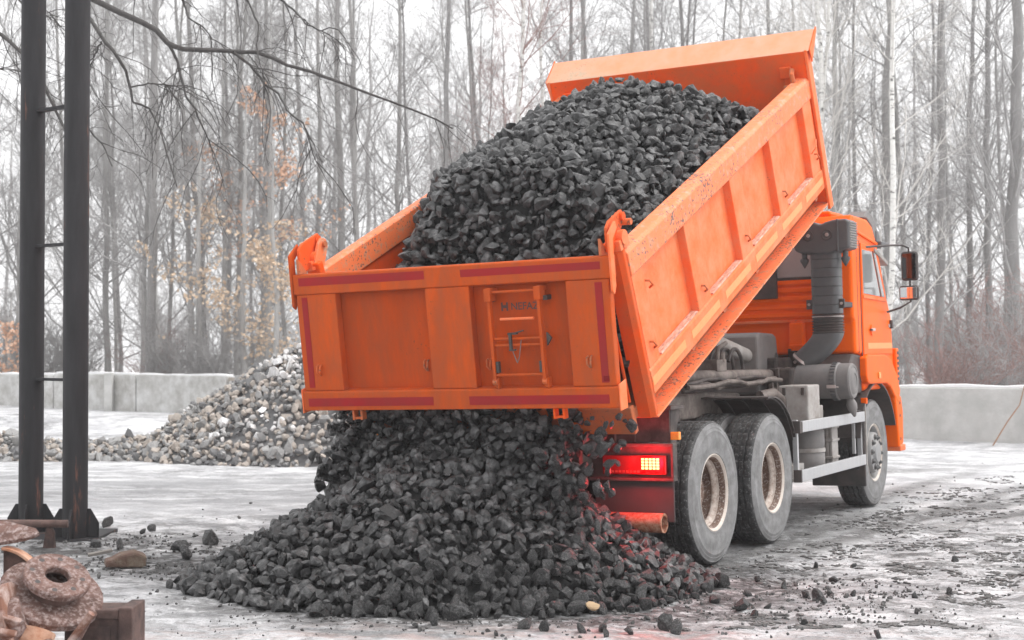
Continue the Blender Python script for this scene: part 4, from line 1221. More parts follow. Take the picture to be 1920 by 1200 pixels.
steel_post()
t = empty('rusty_rail', (-3.5, 11.9, 0))
tag(t, 'low rusty round rail running in front of the foot of the twin-tube post', 'rail')
MB().tube([(-2.2, -0.25, 0.235), (-0.02, 0.0, 0.195)], 0.032, 14).build('bar', RUST_DARK, t)
MB().prism([(-0.06, -0.02), (0.04, -0.02), (0.03, 0.13), (0.012, 0.165), (-0.03, 0.165)], 'y', -0.02, 0.03, Matrix.Translation((-0.16, 0, 0))).build('leg', RUST_DARK, t, 0.006)
MB().prism([(-0.06, -0.02), (0.04, -0.02), (0.03, 0.14), (0.012, 0.20), (-0.03, 0.20)], 'y', -0.22, -0.17, Matrix.Translation((-1.9, 0, 0))).build('leg', RUST_DARK, t, 0.006)

# ------------------------------------------------------------------ scrap heap, front left
def frame_from(axis, roll=0.0):
    a = Vector(axis).normalized()
    q = Vector((0, 0, 1)).rotation_difference(a)
    return q.to_matrix().to_4x4() @ Matrix.Rotation(roll, 4, 'Z')


hub = empty('brake_hub')
hub.matrix_world = Matrix.Translation((-2.215, 7.2, 0.40)) @ frame_from((0.36, -0.40, 0.84))
tag(hub, 'frosty rusty wheel hub with a drilled round flange, on top of the scrap', 'scrap metal')
MB().lathe([(0.06, 0.0), (0.235, 0.0), (0.245, 0.012), (0.245, 0.040), (0.235, 0.05), (0.15, 0.055), (0.06, 0.055)], 48, 'z').build('back_plate', RUST_PALE, hub, angle=18)
MB().lathe([(0.055, 0.05), (0.118, 0.05), (0.118, 0.115), (0.055, 0.115)], 40, 'z').build('drum', RUST_DARK, hub, angle=18)
MB().lathe([(0.058, 0.112), (0.155, 0.112), (0.160, 0.118), (0.160, 0.142), (0.154, 0.150), (0.064, 0.150), (0.058, 0.144)], 48, 'z', close=True).build('flange', RUST_PALE, hub, angle=18)
for k in range(8):
    a = 2 * math.pi * k / 8 + 0.25
    MB().lathe([(0.0, 0.1507), (0.0125, 0.1507), (0.0145, 0.1485)], 12, 'z', Matrix.Translation((0.118 * math.cos(a), 0.118 * math.sin(a), 0))).build('bolt_hole', BLACK, hub)

cs = empty('cast_housing', (-2.62, 6.95, 0.16))
tag(cs, 'big ribbed rusty casting lying under the drilled wheel hub', 'scrap metal')
MB().tube([(-0.35, -0.1, 0.0), (-0.05, -0.02, 0.05), (0.20, 0.02, 0.11), (0.36, 0.06, 0.17)], [0.24, 0.22, 0.17, 0.12], 28).build('barrel', RUST_PALE, cs)
for k in range(3):
    a = 0.5 + k * 0.55
    MB().prism([(-0.2, 0.2), (0.30, 0.10), (0.42, 0.17), (0.12, 0.33), (-0.2, 0.28)], 'y', -0.016, 0.016, Matrix.Rotation(a * 0.6 + 0.2, 4, 'X') @ Matrix.Rotation(-0.15, 4, 'Y')).build('rib', RUST, cs, 0.008)
MB().lathe([(0.10, 0.0), (0.20, 0.0), (0.20, 0.03), (0.10, 0.03)], 28, 'x', Matrix.Translation((0.30, 0.05, 0.15)) @ Matrix.Rotation(-0.3, 4, 'Y'), close=True).build('collar', RUST, cs)

bx_ = empty('steel_block', (-1.90, 7.28, 0))
tag(bx_, 'dark rusty hollow steel block standing at the right edge of the scrap', 'scrap metal')
m = MB().box(-0.24, 0.055, -0.10, 0.14, -0.03, 0.345)
m.box(0.02, 0.088, -0.112, 0.14, -0.03, 0.36).box(-0.24, 0.02, -0.112, -0.10, 0.305, 0.352).box(-0.24, 0.02, -0.112, -0.10, -0.03, 0.03)
m.build('casing', RUST_DARK, bx_, 0.01)
MB().box(-0.17, -0.02, -0.106, -0.101, 0.05, 0.27).build('recess_plate', RUST_DARK, bx_, 0.02)

fn = empty('curved_bracket', (-2.50, 7.28, 0.32))
tag(fn, 'orange-rusted forked bracket with a curved dark fin behind the drilled hub', 'scrap metal')
MB().prism([(-0.10, 0.36), (-0.04, 0.36), (0.02, 0.10), (0.16, 0.11), (0.18, 0.05), (-0.04, 0.0), (-0.14, 0.02)], 'y', -0.03, 0.03, Matrix.Rotation(0.15, 4, 'Z')).build('fork', RUST_ORANGE, fn, 0.012)
pts = []
m = MB()
arc = [(0.01 + 0.21 * math.sin(a), 0.06 + 0.24 * math.cos(a)) for a in np.linspace(0.05, 1.45, 12)]
m.prism(arc + [(0.02, 0.07)], 'y', 0.035, 0.06)
m.build('fin', RUST_DARK, fn, 0.004)
arc2 = [(0.01 + 0.225 * math.sin(a), 0.06 + 0.255 * math.cos(a)) for a in np.linspace(1.45, 0.05, 12)]
MB().prism([(0.01 + 0.21 * math.sin(a), 0.06 + 0.24 * math.cos(a)) for a in np.linspace(0.05, 1.45, 12)] + arc2, 'y', 0.0, 0.075).build('fin_rim', RUST_ORANGE, fn, 0.004)

sp = empty('steel_plate', (-2.47, 7.35, 0.70))
tag(sp, 'frost-covered bent steel plate at the top of the scrap below the round rail', 'scrap metal')
MB().prism([(-0.30, 0.02), (-0.02, 0.065), (0.13, 0.03), (0.155, 0.0), (0.10, -0.04), (-0.02, -0.085), (-0.30, -0.05)], 'z', -0.012, 0.012, Matrix.Rotation(R(38), 4, 'X') @ Matrix.Rotation(R(6), 4, 'Y')).build('plate', RUST_PALE, sp, 0.004)
br = empty('steel_bar', (-2.03, 6.95, 0.28))
tag(br, 'thin rusty bar leaning diagonally across the scrap below the hub', 'scrap metal')
MB().tube([(-0.16, 0.06, -0.22), (0.085, 0.0, 0.095)], 0.017, 10).build('bar', RUST, br)
MB().prism([(-0.12, -0.2), (-0.06, -0.2), (0.08, 0.06), (0.05, 0.08)], 'y', 0.02, 0.03).build('blade', RUST_PALE, br, 0.003)
gp = empty('gear_case', (-2.18, 6.85, 0.13))
tag(gp, 'yellowish rusty open bearing case at the bottom of the scrap', 'scrap metal')
MB().tube([(-0.02, 0.12, 0.16), (-0.06, 0.02, -0.04), (-0.08, -0.02, -0.2)], [0.085, 0.075, 0.07], 20).build('sleeve', RUST_ORANGE, gp)
MB().tube([(0.02, 0.08, 0.10), (0.08, 0.02, 0.02), (0.02, -0.04, -0.12), (-0.05, -0.05, -0.2)], [0.05, 0.065, 0.06, 0.05], 16).build('shell', RUST_PALE, gp)
MB().lathe([(0.02, 0.0), (0.05, 0.0), (0.05, 0.02), (0.02, 0.02)], 16, 'y', Matrix.Translation((0.13, 0.0, -0.02)), close=True).build('ring', RUST_PALE, gp)
for k, (x, y, z, r_, d) in enumerate(((-2.75, 7.0, 0.42, 0.07, (0.3, 0.1, -0.5)), (-2.9, 7.15, 0.30, 0.10, (0.4, -0.2, 0.2)), (-2.45, 6.9, 0.05, 0.09, (0.6, 0.0, 0.1)))):
    o = MB().tube([Vector((0, 0, 0)) - Vector(d) * 0.5, Vector(d) * 0.5], r_, 18).build('scrap_pipe', [RUST, RUST_PALE, RUST_DARK][k], None, 0.006, loc=(x, y, z))
    tag(o, ['thick rusty pipe stub at the left edge of the scrap heap', 'frosty wide pipe stub behind the big casting', 'dark pipe stub under the big casting'][k], 'scrap metal')

# brick chunk on the dirt between the post and the coal
m = MB().prism([(-0.16, 0.0), (0.13, 0.0), (0.135, 0.085), (0.05, 0.115), (-0.05, 0.095), (-0.11, 0.06), (-0.155, 0.05)], 'y', -0.07, 0.07)
o = m.build('brick_chunk', mat('frosted_brick', (0.11, 0.06, 0.048), (0.15, 0.11, 0.08), 9, rough=0.9, bump=0.012, bscale=26, dirt=(0.26, 0.22, 0.17), dscale=14, damt=-0.02), None, 0.018, loc=(-2.81, 10.95, 0.0), rot=(0.06, 0.05, 0.35))
tag(o, 'broken brick chunk with a mossy frosted end on the dirt left of the coal', 'brick')
lv, lf = lump(902, 7, (1.0, 0.7, 0.6), 0.3)
o = link(bpy.data.objects.new('tan_stone', mesh_np('tan_stone', lv * 0.080, lf, mat('yellow_stone', (0.46, 0.33, 0.20), (0.36, 0.25, 0.15), 12, rough=0.9))))
o.location = (0.47, 8.78, 0.09)
tag(o, 'small pale tan stone caught among the coal at the front of the heap', 'stone')
o = MB().box(-0.09, 0.09, -0.025, 0.025, -0.01, 0.01).build('wood_scrap', mat('grey_wood', (0.22, 0.20, 0.18), (0.14, 0.13, 0.12), 9, rough=0.9, stretch=(1, 8, 8)), None, 0.003, loc=(-3.1, 11.3, 0.05), rot=(0.1, -0.15, 0.35))
tag(o, 'short grey board lying in the dirt below the twin-tube post', 'board')

# ------------------------------------------------------------------ coal load in the raised body
g = np.random.default_rng(31)


def load_h(x, y):
    """Coal surface above the body floor, in body space."""
    crown = 1.60 - 0.42 * np.abs((y - 0.08) / 1.1) ** 1.9
    front = 1.60 - np.clip(x - 3.15, 0, 2) * 0.62 - 0.34 * np.abs(y / 1.1) ** 1.6
    rear = 0.42 + (x + 0.25) * 0.95 - 0.12 * np.abs(y) ** 2
    slope = 1.17 + (x - 1.6) * 0.5 + (1.12 - y) * 1.15          # slid away from the left wall towards the gate
    h = np.minimum(np.minimum(np.minimum(crown, front), rear), slope)
    return np.maximum(0.12, h + 0.10 * fbm(x * 2.1, y * 2.1, 3))


base_v, base_f = hf_mesh('coal', lambda x, y: np.maximum(load_h(x, y) - 0.10, 0.105), -0.02, LB - 0.005, -1.135, 1.135, 0.07, COAL)
X, Y = jitter_grid(0.0, LB - 0.05, -1.08, 1.09, 0.066, g)
Z = load_h(X, Y)
P = np.stack([X, Y, Z - 0.012 + g.normal(0, 0.018, len(X))], -1)
sz = np.clip(g.lognormal(math.log(0.094), 0.30, len(X)), 0.04, 0.16)
X2, Y2 = jitter_grid(0.0, LB - 0.04, -1.1, 1.1, 0.066, g)
P2 = np.stack([X2, Y2, load_h(X2, Y2) - 0.058], -1)
P = np.concatenate([P, P2])
sz = np.concatenate([sz, g.uniform(0.06, 0.11, len(X2))])
# lumps resting on the side rails
lv_, lf_, _ = scatter(P, sz, g)
cl = empty('coal_load')
cl.matrix_world = TM @ BM
tag(cl, 'heaped load of black coal lumps filling the raised orange body', 'coal', kind='stuff')
o = link(bpy.data.objects.new('lump_layer', mesh_np('lump_layer', lv_, lf_, COAL, smooth=True, sharp=14)), cl)
o['kind'] = 'stuff'
o = link(bpy.data.objects.new('coal_bed', mesh_np('coal_bed', base_v, base_f, COAL_DUST)), cl)
o['kind'] = 'stuff'

# ------------------------------------------------------------------ spilled heap
g = np.random.default_rng(57)
X, Y = jitter_grid(-2.6, 1.7, 8.7, 12.0, 0.068, g)
H = heap_h(X, Y)
k = H > 0.004
X, Y, H = X[k], Y[k], H[k]
sz = np.clip(g.lognormal(math.log(0.090), 0.36, len(X)), 0.035, 0.145) * np.where(H < 0.12, 0.85 + 0.3 * g.random(len(X)), 1)
P = np.stack([X, Y, np.maximum(H - 0.015, sz * 0.30) + g.normal(0, 0.012, len(X)) * (H > 0.1)], -1)
GZ = ground_z(X, Y)
P[:, 2] += GZ
# the lumps that show largest stand alone: the front of the heap
depth = Y - 0.25 * X
order = np.argsort(depth - 2.5 * (sz - 0.10))
own, rest = order[:165], order[165:]
for i in own:
    k_ = int(g.integers(0, len(LUMPS)))
    o = inst('coal_lump', LUMP_MESH[k_], None, P[i], euler_rand(), (sz[i],) * 3)
    where = 'left' if P[i][0] < -0.75 else ('middle' if P[i][0] < 0.35 else 'right')
    size = 'big' if sz[i] > 0.115 else 'small'
    tag(o, f'{size} black coal lump at the front foot of the spilled heap, {where} third', 'coal lump', f'{size} coal lumps at the {where} front of the heap')
hv, hf = hf_mesh('heap', lambda x, y: heap_h(x, y) - 0.10 + ground_z(x, y), -2.6, 1.8, 8.6, 12.2, 0.06, COAL)
keep = (hv[hf.ravel()][:, 2].reshape(hf.shape) > -0.02).all(1)
X2, Y2 = jitter_grid(-2.5, 1.6, 8.8, 11.9, 0.066, g)
H2 = heap_h(X2, Y2)
k = H2 > 0.05
P2 = np.stack([X2[k], Y2[k], H2[k] - 0.058 + ground_z(X2[k], Y2[k])], -1)
Pa = np.concatenate([P[rest], P2])
sa = np.concatenate([sz[rest], g.uniform(0.06, 0.11, len(P2))])
v_, f_, _ = scatter(Pa, sa, g)
hp = empty('coal_heap', (0, 0, 0))
tag(hp, 'spilled heap of black coal lumps under the open tailgate', 'coal', kind='stuff')
o = link(bpy.data.objects.new('lump_layer', mesh_np('lump_layer', v_, f_, COAL, smooth=True, sharp=14)), hp)
o['kind'] = 'stuff'
o = link(bpy.data.objects.new('coal_bed', mesh_np('coal_bed', hv, hf[keep], COAL_DUST)), hp)
o['kind'] = 'stuff'


def to_world(x, y, z):
    q = TM @ Vector((x, y, z))
    return np.array(q[:])


# stream of coal between the tailgate and the heap
g = np.random.default_rng(91)
Ps, ss = [], []
while len(Ps) < 2000:
    y = g.uniform(-0.80, 1.17)
    t_ = g.random()
    z = 0.45 + 0.86 * t_
    x = -1.60 + g.normal(0, 0.12) + 0.34 * t_
    x = min(x, -1.20)
    if z > 1.12:
        x = max(x, -1.58)
    if y < -1.16 + 0.34 * (1 - t_) or (y < -0.45 and g.random() < 0.55):
        continue
    q = to_world(x, y, z)
    if q[2] < heap_h(q[0:1], q[1:2])[0] - 0.05:
        continue
    Ps.append(q)
    ss.append(np.clip(g.lognormal(math.log(0.08), 0.3), 0.04, 0.13))
v_, f_, _ = scatter(np.array(Ps), np.array(ss), g)
o = link(bpy.data.objects.new('coal_stream', mesh_np('coal_stream', v_, f_, COAL, smooth=True, sharp=14)))
tag(o, 'dense stream of coal pouring out below the tailgate onto the heap', 'coal', kind='stuff')
n = 0
while n < 78:
    t_ = g.random()
    y = -1.19 + 0.22 * (1 - t_) + abs(g.normal(0, 0.26))
    x = -1.52 + g.normal(0, 0.09) - 0.20 * (1 - t_)
    z = 0.30 + 0.86 * t_
    q = to_world(x, y, z)
    if q[2] < heap_h(q[0:1], q[1:2])[0] + 0.03:
        continue
    o = inst('coal_lump', LUMP_MESH[int(g.integers(0, len(LUMPS)))], None, q, euler_rand(), (float(np.clip(g.lognormal(math.log(0.072), 0.3), 0.04, 0.11)),) * 3)
    where = 'just below the tailgate corner' if q[2] > 0.85 else ('level with the lit tail lamp' if q[2] > 0.62 else 'low over the heap beside the mud flap')
    tag(o, f'coal lump in mid-air, falling {where}', 'coal lump', f'coal lumps falling {where}')
    n += 1
loose_px = [(1390, 1137, 34), (1355, 1098, 44), (1402, 1112, 20), (1247, 1173, 44), (1268, 1178, 34), (1130, 1180, 26), (1136, 1192, 20), (815, 1167, 30), (900, 1152, 46), (472, 1130, 20),
            (318, 1098, 24), (1340, 1125, 28), (1420, 1085, 18), (1470, 1098, 20), (1510, 1113, 20), (1530, 1060, 18), (1556, 1112, 16), (1562, 1085, 18), (1600, 1062, 14), (1790, 1053, 16),
            (1780, 1112, 18), (1715, 1120, 16), (1718, 1148, 14), (1645, 1193, 22), (1506, 1166, 16), (1600, 1118, 16), (1530, 1118, 28), (1545, 1125, 22), (335, 1030, 40), (395, 1018, 46), (350, 1045, 44),
            (1440, 1138, 16), (1415, 1150, 20), (1180, 1186, 26), (1090, 1184, 24), (1020, 1180, 26), (985, 1176, 30), (200, 985, 26), (285, 992, 22), (180, 1022, 22), (225, 1027, 26), (930, 1188, 16), (780, 1172, 16), (268, 998, 16)]
for u, v, w in loose_px:
    d = CAM_H * FPX / max(v - 644.6, 1)
    q = at(u, v, d * 0.998)
    s = w * d / FPX * 1.05
    o = inst('coal_lump', LUMP_MESH[int(g.integers(0, len(LUMPS)))], None, (q[0], q[1], ground_z(q[0:1], q[1:2])[0] + s * 0.27), euler_rand(), (s,) * 3)
    where = 'on the dirt left of the heap' if u < 480 else ('on the snow in front of the heap' if u < 1300 else ('just right of the heap' if u < 1450 else 'far out on the snow right of the heap'))
    tag(o, f'black coal lump lying loose {where}', 'coal lump', f'loose coal lumps {where}')
# clods and crumbs
def crust(x, y):
    """Where frozen mud lies on the snow: in the ruts and the worked area beside the truck."""
    w = np.exp(-((x - 2.6 - 0.5 * (y - 11)) / 1.5) ** 2) * np.clip((20 - y) / 4, 0, 1)
    for off in (0.55, 1.15, 2.2, 3.0):
        w = w + 0.8 * np.exp(-((x - 1.1 - off - (y - 10.5) * 0.52 - 0.012 * (y - 13) ** 2) / 0.16) ** 2)
    w = w + np.exp(-((x + 2.8) / 1.2) ** 2 - ((y - 11.6) / 0.8) ** 2)
    return np.clip(w, 0, 1)


g = np.random.default_rng(12)
Pc, sc_ = [], []
for (cx, cy, rx, ry, nn, s0, s1) in ((0.2, 9.3, 2.4, 0.9, 1500, 0.006, 0.035), (2.3, 10.0, 0.9, 0.7, 260, 0.008, 0.04), (1.9, 9.4, 1.3, 0.7, 330, 0.006, 0.04), (3.2, 10.6, 2.2, 2.2, 320, 0.006, 0.026), (3.2, 13.2, 3.0, 2.2, 260, 0.008, 0.028), (-2.5, 11.0, 1.2, 0.8, 900, 0.006, 0.04), (-3.2, 12.3, 1.0, 0.7, 320, 0.008, 0.04),
                                     (-1.6, 12.8, 3.0, 2.4, 160, 0.01, 0.05), (2.6, 8.7, 1.6, 0.6, 160, 0.005, 0.025), (-1.2, 8.9, 1.6, 0.6, 200, 0.005, 0.022), (4.6, 16.5, 4, 3, 120, 0.010, 0.032)):
    a = g.normal(0, 0.5, (nn, 2))
    x, y = cx + a[:, 0] * rx, cy + a[:, 1] * ry
    cl_ = fbm(x * 3.2, y * 3.2, 8) > -0.06
    x, y = x[cl_], y[cl_]
    s = s0 + (s1 - s0) * g.random(len(x)) ** 2.2
    Pc.append(np.stack([x, y, ground_z(x, y) + s * 0.2], -1))
    sc_.append(s)
SH = LUMPS[0::2]
FLAT = [(v * np.array([1.25, 1.0, 0.42]), f) for v, f in SH]
x, y = g.uniform(-5, 7, 90000), 8.6 + 12 * g.random(90000) ** 1.5
keep = (crust(x, y) * (0.35 + fbm(x * 2.1, y * 2.1, 15, 5) * 2.2 + fbm(x * 7, y * 7, 16, 3) * 1.6) > 0.42 + 0.3 * g.random(len(x))) & (heap_h(x, y) < 0.02)
x, y = x[keep][:9000], y[keep][:9000]
s = 0.014 + 0.05 * g.random(len(x)) ** 2.0
Pm = np.stack([x, y, ground_z(x, y) + s * 0.06], -1)
a = g.uniform(0, 6.28, len(x))
kk = g.integers(0, len(FLAT), len(x))
VV, FF, o_ = [], [], 0
for k in range(len(FLAT)):
    s_ = np.where(kk == k)[0]
    lv, lf = FLAT[k]
    c_, n_ = np.cos(a[s_])[:, None], np.sin(a[s_])[:, None]
    v = np.stack([lv[None, :, 0] * c_ - lv[None, :, 1] * n_, lv[None, :, 0] * n_ + lv[None, :, 1] * c_, np.broadcast_to(lv[None, :, 2], (len(s_), len(lv)))], -1) * s[s_][:, None, None] + Pm[s_][:, None, :]
    VV.append(v.reshape(-1, 3))
    FF.append((lf[None] + (np.arange(len(s_)) * len(lv))[:, None, None]).reshape(-1, 3) + o_)
    o_ += len(s_) * len(lv)
o = link(bpy.data.objects.new('mud_crust', mesh_np('mud_crust', np.concatenate(VV), np.concatenate(FF), mat('frozen_mud', (0.05, 0.049, 0.048), (0.15, 0.146, 0.143), 9, rough=0.8, bump=0.004, bscale=60))))
tag(o, 'broken crust of frozen dark mud in the wheel ruts on the snow', 'mud', kind='stuff')
v_, f_, _ = scatter(np.concatenate(Pc), np.concatenate(sc_), g)
o = link(bpy.data.objects.new('dirt_clods', mesh_np('dirt_clods', v_, f_, mat('frozen_dirt', (0.065, 0.063, 0.062), (0.13, 0.128, 0.126), 14, rough=0.85, bump=0.006, bscale=40))))
tag(o, 'dark dirt clods and coal crumbs scattered on the trodden snow', 'dirt', kind='stuff')

# ------------------------------------------------------------------ gravel pile
g = np.random.default_rng(44)
X, Y = jitter_grid(-13.5, 2.4, 19.2, 24.5, 0.094, g)
H = grav_h(X, Y)
k = H > 0.02
X, Y, H = X[k], Y[k], H[k]
sz = np.clip(g.lognormal(math.log(0.108), 0.34, len(X)), 0.05, 0.24)
P = np.stack([X, Y, H + ground_z(X, Y) - 0.01 + g.normal(0, 0.02, len(X))], -1)
snowy = fbm(X * 1.0, Y * 1.0 + H * 1.3, 71) + 0.16 * (H - 0.9) + g.normal(0, 0.06, len(X)) > 0.09
mi = np.where(snowy, 3, g.choice(3, len(X), p=[0.42, 0.38, 0.20]))
vis = (X < -2.2) & (Y < 22.2)
score = sz / Y * FPX - 1e3 * (~vis) + g.normal(0, 1.5, len(X))
own = np.argsort(-score)[:270]
rest = np.setdiff1d(np.arange(len(X)), own)
STONE_MESH = [[mesh_np('stone', v, f, m_, smooth=True, sharp=14) for v, f in LUMPS[0::2][:7]] for m_ in STONES]
for i in own:
    o = inst('stone', STONE_MESH[mi[i]][int(g.integers(0, 7))], None, P[i], euler_rand(), (sz[i],) * 3)
    where = 'low left spill' if P[i][0] < -5.6 else ('foot' if P[i][2] < 0.35 else ('middle' if P[i][2] < 0.85 else 'upper slope'))
    word = ('tan', 'mid-grey', 'dark grey', 'snow-covered')[mi[i]]
    tag(o, f'{word} stone on the {where} of the gravel pile', 'stone', f'{word} stones on the {where} of the gravel pile')
X2, Y2 = jitter_grid(-13.5, 2.4, 19.2, 23.2, 0.098, g)
H2 = grav_h(X2, Y2)
k = H2 > 0.03
P2 = np.stack([X2[k], Y2[k], H2[k] + ground_z(X2[k], Y2[k]) - 0.05], -1)
v_, f_, m_ = scatter(np.concatenate([P[rest], P2]), np.concatenate([sz[rest], g.uniform(0.07, 0.13, len(P2))]), g, LUMPS[0::2], mi=np.concatenate([mi[rest], g.choice(3, len(P2), p=[0.45, 0.38, 0.17])]))
hv, hf = hf_mesh('gravel', lambda x, y: grav_h(x, y) - 0.09 + ground_z(x, y), -13.5, 2.6, 19.0, 24.6, 0.16, STONES[1])
keep = (grav_h(hv[:, 0], hv[:, 1])[hf] > 0.01).any(1)
gvl = empty('gravel_pile')
tag(gvl, 'pile of pale stones with snow on it behind the tailgate', 'gravel', kind='stuff')
o = link(bpy.data.objects.new('stone_layer', mesh_np('stone_layer', v_, f_, STONES, m_, smooth=True, sharp=14)), gvl)
o['kind'] = 'stuff'
o = link(bpy.data.objects.new('gravel_bed', mesh_np('gravel_bed', hv, hf[keep], STONES[2])), gvl)
o['kind'] = 'stuff'

# ------------------------------------------------------------------ concrete walls
def slab_wall(x0, y0, x1, y1, seg, h, label, mats, gaps=()):
    L_ = math.hypot(x1 - x0, y1 - y0)
    a = math.atan2(y1 - y0, x1 - x0)
    w = empty('concrete_wall', (x0, y0, ground_z(np.array([x0]), np.array([y0]))[0]), None, (0, 0, a))
    tag(w, label, 'wall')
    n_ = int(L_ / seg)
    rw = random.Random(int(x0 * 10))
    for i in range(n_):
        dz = rw.uniform(-0.03, 0.03)
        m_ = mats[i % len(mats)]
        p = MB().box(i * seg + 0.02, (i + 1) * seg - 0.02, -0.13 + rw.uniform(-.02, .02), 0.15, -0.4, h + dz).build('wall_panel', m_, w, 0.02)
        if i in gaps:
            p.rotation_euler = (0, 0, 0.03)
        pts = []
        q = MB()
        xs = np.linspace(i * seg + 0.05, (i + 1) * seg - 0.05, 9)
        top = [(x, h + dz + 0.012 + rw.uniform(0.005, 0.05)) for x in xs]
        q.prism([(xs[0], h + dz + 0.001), *top, (xs[-1], h + dz + 0.001)][::-1], 'y', -0.08, 0.13)
        q.build('snow_cap', SNOW, p, 0.008)
    return w


slab_wall(-24.0, 46.4, -2.4, 31.5, 3.05, 0.90, 'long low wall of pale stained concrete panels behind the gravel pile', [CONC_PALE, CONC_PALE, CONC_PALE, CONC_BROWN])
MB_post = MB().box(-0.10, 0.10, -0.10, 0.10, -0.3, 0.92).build('wall_post', CONC, None, 0.02, loc=(-9.75, 36.25, 0))
tag(MB_post, 'short dark concrete post in the gap of the far left wall', 'post')
slab_wall(3.9, 25.35, 14.0, 21.05, 2.42, 0.90, 'low grey concrete block wall right of the truck cab', [CONC])
o = MB().tube([(-0.36, -0.12, -0.02), (-0.12, -0.08, 0.35), (0.10, -0.02, 0.62), (0.19, 0.02, 0.92)], [0.012, 0.011, 0.010, 0.008], 6).build('dead_branch', LEAF_BROWN, None, loc=(7.82, 23.40, 0.05))
tag(o, 'thin bent dead branch leaning against the right concrete wall', 'branch')

# ------------------------------------------------------------------ trees
def sweep(polys, radii, sides):
    """Tubes along N polylines of K points each: (N,K,3) and (N,K) arrays."""
    N_, K = radii.shape
    d = np.empty_like(polys)
    d[:, 1:-1] = polys[:, 2:] - polys[:, :-2]
    d[:, 0] = polys[:, 1] - polys[:, 0]
    d[:, -1] = polys[:, -1] - polys[:, -2]
    d /= np.linalg.norm(d, axis=2, keepdims=True) + 1e-9
    ref = np.where(np.abs(d[:, :1, 2:3]) > 0.8, np.array([1.0, 0, 0]), np.array([0, 0, 1.0]))
    u = np.cross(d, np.broadcast_to(ref, d.shape))
    u /= np.linalg.norm(u, axis=2, keepdims=True) + 1e-9
    w = np.cross(d, u)
    a = 2 * np.pi * np.arange(sides) / sides
    V_ = polys[:, :, None, :] + radii[:, :, None, None] * (u[:, :, None, :] * np.cos(a)[None, None, :, None] + w[:, :, None, :] * np.sin(a)[None, None, :, None])
    id_ = np.arange(N_ * K * sides).reshape(N_, K, sides)
    n2 = np.roll(id_, -1, axis=2)
    F_ = np.stack([id_[:, :-1], n2[:, :-1], n2[:, 1:], id_[:, 1:]], -1).reshape(-1, 4)
    return V_.reshape(-1, 3), F_


def grow(g, start, direction, length, k, up=0.0, wob=0.12):
    """N polylines of k points from start along direction, bending up (or down when up < 0)."""
    n_ = len(start)
    d = direction / (np.linalg.norm(direction, axis=1, keepdims=True) + 1e-9)
    P_ = [start]
    p = start
    for i in range(k - 1):
        d = d + g.normal(0, wob, (n_, 3)) + np.array([0, 0, up])
        d /= np.linalg.norm(d, axis=1, keepdims=True)
        p = p + d * (length / (k - 1))[:, None]
        P_.append(p)
    return np.stack(P_, 1)


def on_lines(g, polys, per, lo=0.2, hi=1.0):
    """Random points and tangents along polylines, `per` for each."""
    N_, K, _ = polys.shape
    t_ = g.uniform(lo, hi, (N_, per)) * (K - 1.001)
    i = t_.astype(int)
    f = (t_ - i)[..., None]
    r = np.arange(N_)[:, None]
    a, b = polys[r, i], polys[r, i + 1]
    return (a * (1 - f) + b * f).reshape(-1, 3), (b - a).reshape(-1, 3), t_.reshape(-1) / (K - 1)


def perp(g, tan, spread):
    n_ = g.normal(size=tan.shape)
    t_ = tan / (np.linalg.norm(tan, axis=1, keepdims=True) + 1e-9)
    n_ -= t_ * (n_ * t_).sum(1, keepdims=True)
    n_ /= np.linalg.norm(n_, axis=1, keepdims=True) + 1e-9
    return t_ + n_ * spread


def cat(parts):
    VV, FF, o = [], [], 0
    for v, f in parts:
        VV.append(v)
        FF.append(f + o)
        o += len(v)
    return np.concatenate(VV), np.concatenate(FF)


